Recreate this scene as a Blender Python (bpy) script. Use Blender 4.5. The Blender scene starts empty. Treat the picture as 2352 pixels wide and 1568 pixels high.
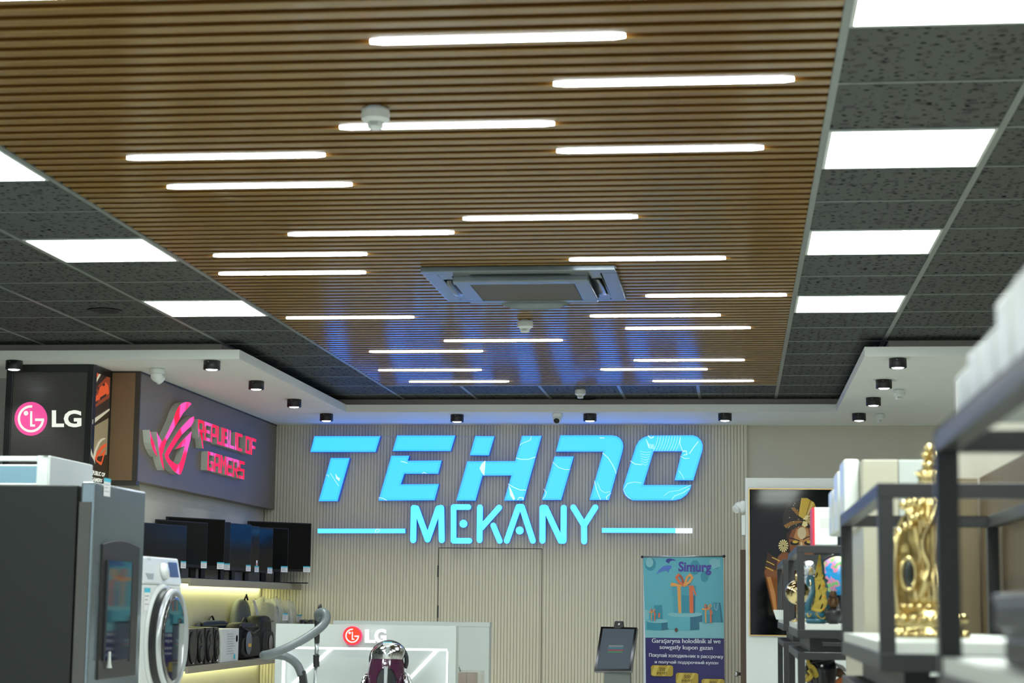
import bpy, bmesh, math, random
from mathutils import Vector, Matrix
random.seed(7)
SC = bpy.context.scene
COL = SC.collection

# ------------------------------------------------------------------ camera, world, exposure
CAM_Z = 1.5
F_PX, PITCH, YAW, ROLL = 4398.17, 0.136084, 0.1173515, 0.0111288
_f = Vector((-math.sin(YAW) * math.cos(PITCH), math.cos(YAW) * math.cos(PITCH), math.sin(PITCH)))
_r = Vector((math.cos(YAW), math.sin(YAW), 0))
_u = _r.cross(_f)
CR = math.cos(ROLL) * _r + math.sin(ROLL) * _u
CU = -math.sin(ROLL) * _r + math.cos(ROLL) * _u
CF = _f
cam_d = bpy.data.cameras.new('camera')
cam = bpy.data.objects.new('camera', cam_d)
COL.objects.link(cam)
cam.matrix_world = Matrix(((CR.x, CU.x, -CF.x, 0), (CR.y, CU.y, -CF.y, 0), (CR.z, CU.z, -CF.z, CAM_Z), (0, 0, 0, 1)))
cam_d.sensor_width = 36
cam_d.lens = F_PX / 2352 * 36
cam_d.clip_start = 0.05
cam_d.clip_end = 100
cam_d.dof.use_dof = True
cam_d.dof.focus_distance = 14.5
cam_d.dof.aperture_fstop = 5.0
SC.camera = cam

WORLD = bpy.data.worlds.new('world')
SC.world = WORLD
WORLD.use_nodes = True
WORLD.node_tree.nodes['Background'].inputs[0].default_value = (0.75, 0.86, 0.9, 1)
WORLD.node_tree.nodes['Background'].inputs[1].default_value = 1.25
SC.view_settings.view_transform = 'Standard'
SC.view_settings.look = 'None'
SC.view_settings.exposure = 0.0
SC.view_settings.gamma = 1.0
SC.view_settings.use_curve_mapping = False
SC.cycles.max_bounces = 8
SC.cycles.sample_clamp_indirect = 4.0
SC.cycles.caustics_reflective = False
SC.cycles.caustics_refractive = False

PANEL_GLOW = 46.0
BAR_GLOW = 28.0
SIGN_GLOW = 1.15
SPOT_W = 14.0

# ------------------------------------------------------------------ helpers
def P(x, y, X=None, Y=None, Z=None):
    """photo pixel -> world point on the plane X=, Y= or Z= (Z counted from the floor)"""
    d = (x - 1176) / F_PX * CR - (y - 784) / F_PX * CU + CF
    if X is not None: t = X / d.x
    elif Y is not None: t = Y / d.y
    else: t = (Z - CAM_Z) / d.z
    return Vector((d.x * t, d.y * t, d.z * t + CAM_Z))

def lin(c):
    c = c / 255
    return c / 12.92 if c <= 0.04045 else ((c + 0.055) / 1.055) ** 2.4
def rgb(*c): return tuple(lin(v) for v in c) + (1,)

def mat(name, col, rough=0.5, metal=0.0, spec=0.5, vary=0.08, scale=(3, 3, 3), bump=0.0, coat=0.0, trans=0.0, alpha=1.0):
    m = bpy.data.materials.new(name); m.use_nodes = True
    nt = m.node_tree; b = nt.nodes['Principled BSDF']
    c = rgb(*col)
    b.inputs['Roughness'].default_value = rough
    b.inputs['Metallic'].default_value = metal
    b.inputs['Specular IOR Level'].default_value = spec
    b.inputs['Coat Weight'].default_value = coat
    b.inputs['Coat Roughness'].default_value = 0.05
    b.inputs['Transmission Weight'].default_value = trans
    b.inputs['Alpha'].default_value = alpha
    b.inputs['Base Color'].default_value = c
    if vary or bump:
        tc = nt.nodes.new('ShaderNodeTexCoord'); mp = nt.nodes.new('ShaderNodeMapping')
        mp.inputs['Scale'].default_value = scale
        nz = nt.nodes.new('ShaderNodeTexNoise'); nz.inputs['Scale'].default_value = 2.0; nz.inputs['Detail'].default_value = 4
        nt.links.new(tc.outputs['Object'], mp.inputs[0]); nt.links.new(mp.outputs[0], nz.inputs['Vector'])
        if vary:
            mx = nt.nodes.new('ShaderNodeMix'); mx.data_type = 'RGBA'
            mx.inputs[6].default_value = tuple(v * (1 - vary) for v in c[:3]) + (1,)
            mx.inputs[7].default_value = tuple(min(1, v * (1 + vary)) for v in c[:3]) + (1,)
            nt.links.new(nz.outputs[0], mx.inputs[0]); nt.links.new(mx.outputs[2], b.inputs['Base Color'])
        if bump:
            bp = nt.nodes.new('ShaderNodeBump'); bp.inputs['Strength'].default_value = bump; bp.inputs['Distance'].default_value = 0.01
            nt.links.new(nz.outputs[0], bp.inputs['Height']); nt.links.new(bp.outputs[0], b.inputs['Normal'])
    return m

def glow(name, col, strength, base=None, linear=False):
    m = bpy.data.materials.new(name); m.use_nodes = True
    b = m.node_tree.nodes['Principled BSDF']
    b.inputs['Base Color'].default_value = rgb(*(base or [v * 0.35 for v in (col if not linear else [c_ * 160 for c_ in col])]))
    b.inputs['Roughness'].default_value = 0.35
    b.inputs['Emission Color'].default_value = (col + (1,)) if linear else rgb(*col)
    b.inputs['Emission Strength'].default_value = strength
    return m

class MB:
    def __init__(s): s.v = []; s.f = []; s.m = []; s.s = []
    def add(s, vs, fs, mi=0, smooth=False):
        k = len(s.v); s.v += [Vector(p) for p in vs]
        for f in fs:
            s.f.append([i + k for i in f]); s.m.append(mi); s.s.append(smooth)
        return s
    def box(s, x0, x1, y0, y1, z0, z1, mi=0):
        x0, x1 = min(x0, x1), max(x0, x1); y0, y1 = min(y0, y1), max(y0, y1); z0, z1 = min(z0, z1), max(z0, z1)
        vs = [(x, y, z) for z in (z0, z1) for y in (y0, y1) for x in (x0, x1)]
        return s.add(vs, [(0, 2, 3, 1), (4, 5, 7, 6), (0, 1, 5, 4), (2, 6, 7, 3), (0, 4, 6, 2), (1, 3, 7, 5)], mi)
    def poly(s, pts, mi=0): return s.add(pts, [list(range(len(pts)))], mi)
    def prism(s, front, off, mi=0, ms=None, back=True):
        n = len(front); off = Vector(off); ms = mi if ms is None else ms
        fr = [Vector(p) for p in front]
        s.add(fr, [list(range(n))], mi)
        k = [p + off for p in fr]
        if back: s.add(k, [list(range(n))[::-1]], ms)
        s.add(fr + k, [(i, i + n, (i + 1) % n + n, (i + 1) % n) for i in range(n)], ms)
        return s
    def tube(s, path, r, n=12, mi=0, cap=True, closed=False):
        path = [Vector(p) for p in path]; m = len(path)
        rs = r if isinstance(r, (list, tuple)) else [r] * m
        vs = []; nrm = None
        for i, p in enumerate(path):
            if closed: t = path[(i + 1) % m] - path[i - 1]
            else: t = path[min(i + 1, m - 1)] - path[max(i - 1, 0)]
            t.normalize()
            if nrm is None:
                a = Vector((0, 0, 1)) if abs(t.z) < 0.9 else Vector((1, 0, 0))
                nrm = (a - a.dot(t) * t).normalized()
            else: nrm = (nrm - nrm.dot(t) * t).normalized()
            bn = t.cross(nrm)
            vs += [p + rs[i] * (math.cos(2 * math.pi * k / n) * nrm + math.sin(2 * math.pi * k / n) * bn) for k in range(n)]
        fs = []
        for i in range(m if closed else m - 1):
            j = (i + 1) % m
            fs += [(i * n + k, i * n + (k + 1) % n, j * n + (k + 1) % n, j * n + k) for k in range(n)]
        s.add(vs, fs, mi, True)
        if cap and not closed:
            s.add(vs[:n], [list(range(n))[::-1]], mi); s.add(vs[-n:], [list(range(n))], mi)
        return s
    def lathe(s, prof, c, axis=(0, 0, 1), n=28, mi=0, smooth=True):
        c = Vector(c); ax = Vector(axis).normalized()
        a = Vector((1, 0, 0)) if abs(ax.x) < 0.9 else Vector((0, 1, 0))
        e1 = (a - a.dot(ax) * ax).normalized(); e2 = ax.cross(e1)
        vs = []
        for r, z in prof:
            vs += [c + ax * z + r * (math.cos(2 * math.pi * k / n) * e1 + math.sin(2 * math.pi * k / n) * e2) for k in range(n)]
        fs = []
        for i in range(len(prof) - 1):
            fs += [(i * n + k, i * n + (k + 1) % n, (i + 1) * n + (k + 1) % n, (i + 1) * n + k) for k in range(n)]
        s.add(vs, fs, mi, smooth)
        if prof[0][0] > 1e-4: s.add(vs[:n], [list(range(n))[::-1]], mi)
        if prof[-1][0] > 1e-4: s.add(vs[-n:], [list(range(n))], mi)
        return s
    def ball(s, c, r, sc=(1, 1, 1), mi=0, n=20, m=12, rot=None):
        c = Vector(c); vs = []
        for i in range(m + 1):
            th = math.pi * i / m
            for k in range(n):
                ph = 2 * math.pi * k / n
                p = Vector((r * sc[0] * math.sin(th) * math.cos(ph), r * sc[1] * math.sin(th) * math.sin(ph), r * sc[2] * math.cos(th)))
                if rot: p = rot @ p
                vs.append(c + p)
        fs = [(i * n + k, (i + 1) * n + k, (i + 1) * n + (k + 1) % n, i * n + (k + 1) % n) for i in range(m) for k in range(n)]
        return s.add(vs, fs, mi, True)
    def build(s, name, mats, parent=None, bevel=0.0, seg=2, weld=True):
        if not isinstance(mats, (list, tuple)): mats = [mats]
        if parent is None:
            lo = Vector((min(p[i] for p in s.v) for i in range(3))); hi = Vector((max(p[i] for p in s.v) for i in range(3)))
            org = Vector(((lo.x + hi.x) / 2, (lo.y + hi.y) / 2, lo.z))
        else: org = base_of(parent)
        me = bpy.data.meshes.new(name)
        me.from_pydata([tuple(p - org) for p in s.v], [], s.f)
        me.polygons.foreach_set('material_index', s.m); me.polygons.foreach_set('use_smooth', s.s)
        for m_ in mats: me.materials.append(m_)
        if weld:
            bm = bmesh.new(); bm.from_mesh(me)
            bmesh.ops.remove_doubles(bm, verts=bm.verts, dist=1e-6)
            bmesh.ops.recalc_face_normals(bm, faces=bm.faces)
            bm.to_mesh(me); bm.free()
        me.update()
        o = bpy.data.objects.new(name, me); COL.objects.link(o)
        if parent is None: o.location = org
        else: o.parent = parent
        if bevel:
            b = o.modifiers.new('edge', 'BEVEL'); b.width = bevel; b.segments = seg; b.limit_method = 'ANGLE'; b.angle_limit = 0.6
        return o

def base_of(o):
    while o.parent is not None: o = o.parent
    return Vector(o.location)

def tag(o, label=None, cat=None, group=None, kind=None):
    if label: o['label'] = label
    if cat: o['category'] = cat
    if group: o['group'] = group
    if kind: o['kind'] = kind
    return o
def thing(name, loc, label, cat, group=None):
    o = bpy.data.objects.new(name, None); COL.objects.link(o); o.location = Vector(loc); o.empty_display_size = 0.1
    return tag(o, label, cat, group)
def struct(o): return tag(o, kind='structure')
def copy_tree(o, parent=None):
    c = o.copy(); COL.objects.link(c)
    if parent: c.parent = parent
    for ch in list(o.children): copy_tree(ch, c)
    return c

_tc = {}
def _glyphs(s, bold):
    cu = bpy.data.curves.new('lettering', 'FONT'); cu.body = s; cu.size = 1; cu.offset = bold; cu.resolution_u = 3; cu.fill_mode = 'FRONT'
    ob = bpy.data.objects.new('lettering', cu); COL.objects.link(ob)
    dg = bpy.context.evaluated_depsgraph_get(); dg.update()
    ev = ob.evaluated_get(dg); me = ev.to_mesh()
    vs = [(v.co.x, v.co.y) for v in me.vertices]; fs = [list(p.vertices) for p in me.polygons]
    ev.to_mesh_clear(); bpy.data.objects.remove(ob); bpy.data.curves.remove(cu)
    return vs, fs
def text2d(s, bold=0.0):
    """lettering as flat polygons in the unit box; the Cyrillic letter en is redrawn from three bars"""
    if (s, bold) in _tc: return _tc[(s, bold)]
    vs, fs = _glyphs(s.replace('\u043d', '\u043f'), bold)
    for k, ch in enumerate(s):
        if ch == '\u043d':
            x1 = max(v[0] for v in _glyphs(s[:k].replace('\u043d', '\u043f') + '\u043f', bold)[0]); x0 = x1 - 0.436
            fs = [f for f in fs if not (x0 - 0.01 < sum(vs[q][0] for q in f) / len(f) < x1 + 0.01)]
            for a_, b_, c_, d_ in ((x0, x0 + 0.082, 0, 0.542), (x1 - 0.082, x1, 0, 0.542), (x0 + 0.082, x1 - 0.082, 0.24, 0.31)):
                n_ = len(vs); vs += [(a_, c_), (b_, c_), (b_, d_), (a_, d_)]; fs.append([n_, n_ + 1, n_ + 2, n_ + 3])
    x0 = min(v[0] for v in vs); x1 = max(v[0] for v in vs); y0 = min(v[1] for v in vs); y1 = max(v[1] for v in vs)
    r = ([((x - x0) / (x1 - x0), (y - y0) / (y1 - y0)) for x, y in vs], fs)
    _tc[(s, bold)] = r
    return r

def quadpt(q, u, v):
    """q = TL, TR, BR, BL in pixels; v=1 is the top edge"""
    tl, tr, br, bl = q
    x = (tl[0] * (1 - u) + tr[0] * u) * v + (bl[0] * (1 - u) + br[0] * u) * (1 - v)
    y = (tl[1] * (1 - u) + tr[1] * u) * v + (bl[1] * (1 - u) + br[1] * u) * (1 - v)
    return x, y
def rect(x0, y0, x1, y1): return [(x0, y0), (x1, y0), (x1, y1), (x0, y1)]
def ell(cx, cy, rx, ry, n=28, a0=0, a1=360):
    return [(cx + rx * math.cos(math.radians(a0 + (a1 - a0) * k / (n if a1 - a0 == 360 else n - 1))), cy - ry * math.sin(math.radians(a0 + (a1 - a0) * k / (n if a1 - a0 == 360 else n - 1)))) for k in range(n)]
def stroke(pts, w, cap=6):
    """thick polyline outline pieces: list of polygons"""
    out = []
    for a, b in zip(pts[:-1], pts[1:]):
        a = Vector(a); b = Vector(b); d = (b - a)
        an = math.atan2(d.y, d.x); h = w / 2; poly = []
        for k in range(cap + 1):
            t = an + math.pi / 2 + math.pi * k / cap; poly.append((a.x + h * math.cos(t), a.y + h * math.sin(t)))
        for k in range(cap + 1):
            t = an - math.pi / 2 + math.pi * k / cap; poly.append((b.x + h * math.cos(t), b.y + h * math.sin(t)))
        out.append(poly)
    return out

class Art:
    """flat print on a real plane (X= or Y=): coloured shapes given as photo pixels, stacked in hair-thin layers toward the room"""
    def __init__(s, X=None, Y=None, step=0.0006): s.mb = MB(); s.mats = []; s.X = X; s.Y = Y; s.k = 0; s.step = step
    def mi(s, m):
        if m not in s.mats: s.mats.append(m)
        return s.mats.index(m)
    def pt(s, x, y):
        if s.Y is not None: return P(x, y, Y=s.Y - s.k * s.step)
        return P(x, y, X=s.X + (s.k * s.step if s.X < 0 else -s.k * s.step))
    def shape(s, m, *polys):
        i = s.mi(m)
        for p in polys:
            s.mb.add([s.pt(*q) for q in p], [list(range(len(p)))], i); s.k += 0.2
        s.k += 0.6; return s
    def text(s, m, t, q, bold=0.0):
        if len(q) == 4 and not isinstance(q[0], tuple): q = rect(*q)
        vs, fs = text2d(t, bold)
        i = s.mi(m); k0 = s.k
        for n_, f in enumerate(fs):
            s.k = k0 + 0.05 * (n_ % 7)
            s.mb.add([s.pt(*quadpt(q, *vs[j])) for j in f], [list(range(len(f)))], i)
        s.k = k0 + 1; return s
    def build(s, name, parent=None): return s.mb.build(name, s.mats, parent, weld=False)

# ------------------------------------------------------------------ room constants (metres)
HC = CAM_Z + 1.6447          # ceiling
SOF = CAM_Z + 1.525          # underside of the dropped border
YB = 16.35                   # back wall
TX, TY, TS = 0.3146, 5.3748, 0.6   # one crossing of the ceiling grid and its pitch
WX0, WX1 = TX - 3.0, TX      # the timber field
WY1 = TY + 9.0
COVE = 15.36

# ------------------------------------------------------------------ materials
M = {}
M['floor'] = mat('floor_tile', (238, 237, 228), 0.22)
M['plaster'] = mat('white_plaster', (243, 246, 240), 0.7, vary=0.03)
M['wall'] = mat('beige_wall', (212, 208, 192), 0.75, vary=0.04)
M['walldark'] = mat('grey_wall', (150, 152, 148), 0.7)
M['rib'] = mat('ribbed_panel', (226, 221, 198), 0.6, vary=0.05, scale=(20, 20, 1))
M['ribgap'] = mat('rib_shadow_gap', (190, 184, 164), 0.8)
M['tbar'] = mat('grid_bar_metal', (132, 140, 136), 0.35, 0.6, vary=0.12, scale=(6, 6, 6))
M['black'] = mat('black_paint', (22, 23, 24), 0.45)
M['void'] = mat('void_black', (10, 9, 8), 0.9)
M['graphite'] = mat('graphite_frame', (29, 31, 34), 0.42)
M['white'] = mat('white_lacquer', (226, 232, 229), 0.3, vary=0.02)
M['whitegloss'] = mat('white_enamel', (235, 240, 240), 0.15, vary=0.02)
M['chrome'] = mat('chrome', (220, 222, 222), 0.12, 1.0, vary=0.02)
M['steel'] = mat('brushed_steel', (170, 178, 180), 0.3, 0.9, vary=0.06, scale=(2, 2, 40))
M['screen'] = mat('dark_screen', (7, 8, 10), 0.16, spec=0.35, vary=0)
M['plastic'] = mat('black_plastic', (20, 20, 21), 0.4)
M['grey'] = mat('grey_plastic', (120, 124, 126), 0.45)
M['tagw'] = mat('tag_card', (238, 238, 240), 0.5, vary=0.02)
M['tagc'] = mat('tag_cyan', (70, 190, 215), 0.5, vary=0.02)
M['board'] = mat('shelf_board_white', (196, 200, 196), 0.4, vary=0.02)
M['gold'] = mat('polished_gold', (226, 204, 146), 0.26, 1.0, vary=0.15, scale=(30, 30, 30))
M['goldmatte'] = mat('gold_leaf', (176, 154, 70), 0.4, 0.8, vary=0.3, scale=(40, 40, 40), bump=0.4)

def tile_mat():
    m = mat('mineral_tile', (55, 60, 56), 0.62, spec=0.4, vary=0.05)
    nt = m.node_tree; b = nt.nodes['Principled BSDF']
    src = b.inputs['Base Color'].links[0].from_socket
    geo = nt.nodes.new('ShaderNodeNewGeometry')
    last = src
    for sc, thr, jit in ((15, 0.23, 0.0), (27, 0.16, 3.3)):
        mp = nt.nodes.new('ShaderNodeMapping'); mp.inputs['Scale'].default_value = (sc * 0.85, sc * 1.1, 1); mp.inputs['Location'].default_value = (jit, jit, 0)
        nt.links.new(geo.outputs['Position'], mp.inputs[0])
        vo = nt.nodes.new('ShaderNodeTexVoronoi'); vo.voronoi_dimensions = '2D'; vo.inputs['Scale'].default_value = 1
        nt.links.new(mp.outputs[0], vo.inputs['Vector'])
        sx = nt.nodes.new('ShaderNodeSeparateColor'); nt.links.new(vo.outputs['Color'], sx.inputs[0])
        mu = nt.nodes.new('ShaderNodeMath'); mu.operation = 'MULTIPLY'; mu.inputs[1].default_value = thr * 1.5; nt.links.new(sx.outputs[0], mu.inputs[0])
        lt = nt.nodes.new('ShaderNodeMath'); lt.operation = 'LESS_THAN'; nt.links.new(vo.outputs['Distance'], lt.inputs[0]); nt.links.new(mu.outputs[0], lt.inputs[1])
        mx = nt.nodes.new('ShaderNodeMix'); mx.data_type = 'RGBA'; mx.inputs[7].default_value = rgb(9, 10, 10)
        nt.links.new(lt.outputs[0], mx.inputs[0]); nt.links.new(last, mx.inputs[6]); last = mx.outputs[2]
    nt.links.new(last, b.inputs['Base Color'])
    rr = nt.nodes.new('ShaderNodeMapRange'); rr.inputs['To Min'].default_value = 0.4; rr.inputs['To Max'].default_value = 0.0
    nt.links.new(lt.outputs[0], rr.inputs['Value']); nt.links.new(rr.outputs[0], b.inputs['Specular IOR Level'])
    return m
M['tile'] = tile_mat()

def wood_mat():
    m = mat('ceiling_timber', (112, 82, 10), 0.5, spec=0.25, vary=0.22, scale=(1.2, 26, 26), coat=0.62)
    m.node_tree.nodes['Principled BSDF'].inputs['Coat Roughness'].default_value = 0.13
    return m
M['wood'] = wood_mat()
M['led'] = glow('led_panel_light', (238, 250, 242), PANEL_GLOW)
M['bar'] = glow('led_bar_light', (238, 246, 255), BAR_GLOW)
M['lamp'] = glow('downlight_lens', (240, 246, 255), 20.0)

# ------------------------------------------------------------------ shell
struct(MB().box(-9, 7, -5, 17, -0.1, 0).build('floor', M['floor']))
struct(MB().box(-4.08, 7, YB + 0.02, YB + 0.22, 0, SOF).build('wall_back', M['wall']))
struct(MB().box(-4.28, -4.08, 12.82, YB + 0.22, 0, SOF).build('wall_left', M['wall']))
struct(MB().box(-9, -4.28, 12.82, 13.0, 0, SOF).box(-9.2, -9, -5, 13.1, 0, HC).build('wall_far_left', M['walldark']))
struct(MB().box(6.8, 7, -5, 17, 0, HC).build('wall_right', M['wall']))

# mineral tile ceiling around the timber field, with its grid
tb = MB()
tb.box(-9, WX0, -5, COVE, HC, HC + 0.02); tb.box(WX1, 7, -5, COVE, HC, HC + 0.02); tb.box(WX0, WX1, WY1, COVE, HC, HC + 0.02)
tb.box(WX0, WX1, -5, -0.8, HC, HC + 0.02)
tb.box(-9, 7, -5, 17, HC + 0.09, HC + 0.15)
ceiling = struct(tb.build('ceiling', M['tile']))
gb = MB()
w, dz = 0.012, 0.004
for i in range(-15, 12):
    x = TX + TS * i
    if WX0 < x < WX1 - 0.01 and not (abs(x - WX0) < 0.01): gb.box(x - w, x + w, WY1, COVE, HC - dz, HC + 0.005)
    elif x > -9 and x < 7: gb.box(x - w, x + w, -5, COVE, HC - dz, HC + 0.005)
for j in range(-17, 18):
    y = TY + TS * j
    if y > COVE: continue
    for a, c in ((-9, WX0), (WX1, 7)) if y < WY1 - 0.01 else ((-9, 7),):
        gb.box(a, c, y - w * 0.55, y + w * 0.55, HC - dz * 0.8, HC + 0.005)
gb.build('grid_bar', M['tbar'], ceiling)
# timber slats, one pitch apart, over a dark void
PITCH_S = 0.101
sl = MB(); y0 = WY1 - 0.004
NS = 150
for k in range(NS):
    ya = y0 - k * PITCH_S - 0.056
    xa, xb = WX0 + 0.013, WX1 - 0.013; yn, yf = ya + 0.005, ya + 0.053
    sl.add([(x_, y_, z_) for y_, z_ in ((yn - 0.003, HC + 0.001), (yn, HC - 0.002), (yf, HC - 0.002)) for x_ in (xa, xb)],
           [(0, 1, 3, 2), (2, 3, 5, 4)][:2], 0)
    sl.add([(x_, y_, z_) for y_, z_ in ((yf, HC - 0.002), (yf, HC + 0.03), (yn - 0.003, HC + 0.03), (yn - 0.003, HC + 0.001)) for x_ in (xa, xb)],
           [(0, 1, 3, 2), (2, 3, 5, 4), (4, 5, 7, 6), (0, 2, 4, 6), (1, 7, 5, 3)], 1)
sl.build('slat', [M['wood'], mat('slat_shaded_timber', (92, 58, 10), 0.6, spec=0.2, vary=0.25, scale=(1.2, 26, 26))], ceiling)  # darker copy of the timber: shade on the slat sides painted in
MB().box(WX0, WX1, -0.8, WY1, HC + 0.03, HC + 0.05).build('slat_backing', M['void'], ceiling)

# dropped white border with its recessed cove
sb = MB()
RX, LX, FY, NY = 0.785, -3.14, 15.2, 11.81
LT = SOF + 0.06
sb.prism([(-9, NY, SOF), (LX, NY, SOF), (LX, FY, SOF), (RX, FY, SOF), (RX, NY, SOF), (7, NY, SOF), (7, YB + 0.2, SOF), (-9, YB + 0.2, SOF)], (0, 0, 0.06))
struct(sb.build('trim_1', M['plaster']))
cv = MB()
cv.prism([(-9, NY + 0.16, LT), (LX - 0.16, NY + 0.16, LT), (LX - 0.16, COVE, LT), (RX + 0.16, COVE, LT), (RX + 0.16, NY + 0.16, LT), (7, NY + 0.16, LT), (7, YB, LT), (-9, YB, LT)], (0, 0, HC - LT))
struct(cv.build('trim_2', mat('cove_face', (200, 192, 180), 0.7)))

# ribbed feature wall
rb = MB(); rx0, rx1 = -4.075, 0.093
n = int((rx1 - rx0) / 0.0273)
pts = [(rx0, YB + 0.02)]
for k in range(n):
    a = rx0 + k * (rx1 - rx0) / n; b = rx0 + (k + 1) * (rx1 - rx0) / n
    pts += [(a + 0.0005, YB - 0.0235), (a + 0.003, YB - 0.025), (b - 0.0075, YB - 0.025), (b - 0.005, YB - 0.0235), (b - 0.0045, YB - 0.0175), (b, YB - 0.0175)]
for (xa, ya), (xb, yb) in zip(pts[:-1], pts[1:]):
    rb.add([(xa, ya, 0), (xb, yb, 0), (xb, yb, SOF), (xa, ya, SOF)], [(0, 1, 2, 3)], 1 if abs(ya - yb) < 1e-6 and ya > YB - 0.018 else 0)
rb.box(rx1 - 0.004, rx1, YB - 0.025, YB + 0.02, 0, SOF)
struct(rb.build('wall_back_panel', [M['rib'], M['ribgap']]))
# flush door in the ribbed wall: thin joint line and two black hinges
d1 = MB(); dl, dr, dt = P(1008, 1258, Y=YB - 0.026).x, P(1245, 1258, Y=YB - 0.026).x, P(1008, 1258, Y=YB - 0.026).z
for a in (dl, dr): d1.box(a - 0.003, a + 0.003, YB - 0.0275, YB - 0.024, 0, dt)
d1.box(dl, dr, YB - 0.0275, YB - 0.024, dt - 0.003, dt + 0.003)
door1 = struct(d1.build('door_1', mat('door_joint', (92, 88, 76), 0.8)))
for ya, yb in ((1298, 1325), (1390, 1418)):
    a, b = P(1006, ya, Y=YB - 0.03), P(1006, yb, Y=YB - 0.03)
    MB().box(a.x - 0.004, a.x + 0.005, YB - 0.036, YB - 0.024, b.z, a.z).build('hinge', M['black'], door1)

# ------------------------------------------------------------------ ceiling lamps
def led_panel(i, j, label):
    x, y = TX + TS * i, TY + TS * j
    o = thing('ceiling_light', (x + 0.3, y + 0.3, HC), label, 'light', 'square ceiling light panels')
    f = MB(); a, b, g = x + 0.012, y + 0.012, 0.012; L = TS - 0.024
    for bx in ((a, a + L, b, b + g), (a, a + L, b + L - g, b + L), (a, a + g, b + g, b + L - g), (a + L - g, a + L, b + g, b + L - g)):
        f.box(*bx, HC - 0.006, HC + 0.004)
    f.build('frame', M['white'], o)
    MB().box(a + g, a + L - g, b + g, b + L - g, HC - 0.004, HC + 0.004).build('diffuser', M['led'], o)
rn = {8: 'nearest the back wall', 5: 'second from the back', 2: 'third from the back', -1: 'cut by the top edge'}
for j in (8, 5, 2, -1):
    led_panel(0, j, 'square white LED ceiling panel right of the slat ceiling, ' + rn[j])
for j in (8, 5, 2):
    led_panel(-6, j, 'square white LED ceiling panel left of the slat ceiling, ' + rn[j])
for i in (0, -6):  # unseen panels continuing the rows, added to light the room
    for j in (-4, -7, -10, -13): led_panel(i, j, 'unseen square white LED ceiling panel continuing the row behind the viewpoint, added for light')
led_panel(-6, -1, 'unseen square white LED ceiling panel continuing the row behind the viewpoint, added for light')

BARS = [(-1.069, -.315, 5.451), (-.572, .186, 5.956), (-1.371, -.618, 6.469), (-2.268, -1.511, 6.879), (-.646, .103, 6.883), (-2.264, -1.511, 7.396),
        (-1.165, -.413, 8.12), (-2.006, -1.25, 8.418), (-2.492, -1.743, 8.909), (-.792, -.045, 9.108), (-2.603, -1.847, 9.429), (-.478, .27, 10.213),
        (-2.612, -1.855, 10.932), (-.829, -.085, 10.896), (-.655, .089, 11.412), (-1.831, -1.08, 11.917), (-2.408, -1.652, 12.415), (-.684, .059, 12.898),
        (-.946, -.197, 13.425), (-2.536, -1.795, 13.422), (-2.433, -1.681, 14.14), (-.61, .13, 14.136)]
bar_lab = {0: 'nearest long white LED bar in the middle of the slat ceiling', 1: 'long white LED bar near the right edge, second lit row from the top',
 2: 'white LED bar just behind the nearest smoke detector', 3: 'left bar of the pair on the fourth lit row from the top of the picture', 4: 'right bar of the pair on the fourth lit row from the top of the picture',
 5: 'white LED bar at the left on the fifth lit row from the top', 6: 'white LED bar over the middle, on the sixth lit row from the top', 7: 'white LED bar left of middle on the seventh lit row from the top',
 8: 'white LED bar at the left on the eighth lit row, above another left bar', 9: 'white LED bar just above the right end of the air conditioner cassette', 10: 'white LED bar left of the air conditioner cassette, level with its far edge',
 11: 'white LED bar just right of the air conditioner cassette', 12: 'white LED bar at the left, first row behind the air conditioner cassette', 13: 'white LED bar at the right, first row behind the air conditioner cassette',
 14: 'white LED bar at the right, second row behind the air conditioner cassette', 15: 'white LED bar in the middle, just behind the second smoke detector', 16: 'white LED bar at the left, sixth from the back counting left bars only up to the second smoke detector',
 17: 'upper of the three rear white LED bars at the right end of the slats', 18: 'middle of the three rear white LED bars at the right end of the slats', 19: 'white LED bar at the left, second from the far edge of the slats',
 20: 'rearmost white LED bar at the left, at the far edge of the slats', 21: 'rearmost white LED bar at the right, at the far edge of the slats'}
bar_lab[16] = 'white LED bar at the left, third from the far edge of the slats'
def led_bar(x0, x1, y, label):
    k = round((y0 - y - 0.03) / PITCH_S); yc = y0 - k * PITCH_S - 0.056 - 0.022
    b = MB(); h = 0.02; e = 0.035
    top = [(x0, yc - 0.004), (x0 + e, yc - h), (x1 - e, yc - h), (x1, yc - 0.004), (x1, yc + 0.006), (x1 - e, yc + h), (x0 + e, yc + h), (x0, yc + 0.006)]
    b.prism([(x, yy, HC - 0.007) for x, yy in top], (0, 0, 0.010))
    o = b.build('linear_light', M['bar']); tag(o, label, 'light', 'LED bars set between the timber slats')
for k, (a, b, y) in enumerate(BARS): led_bar(a, b, y, bar_lab[k])
p = P(265, 1, Z=HC)
led_bar(p.x - 0.75, p.x, p.y, 'white LED bar cut by the top left corner of the picture')

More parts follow.
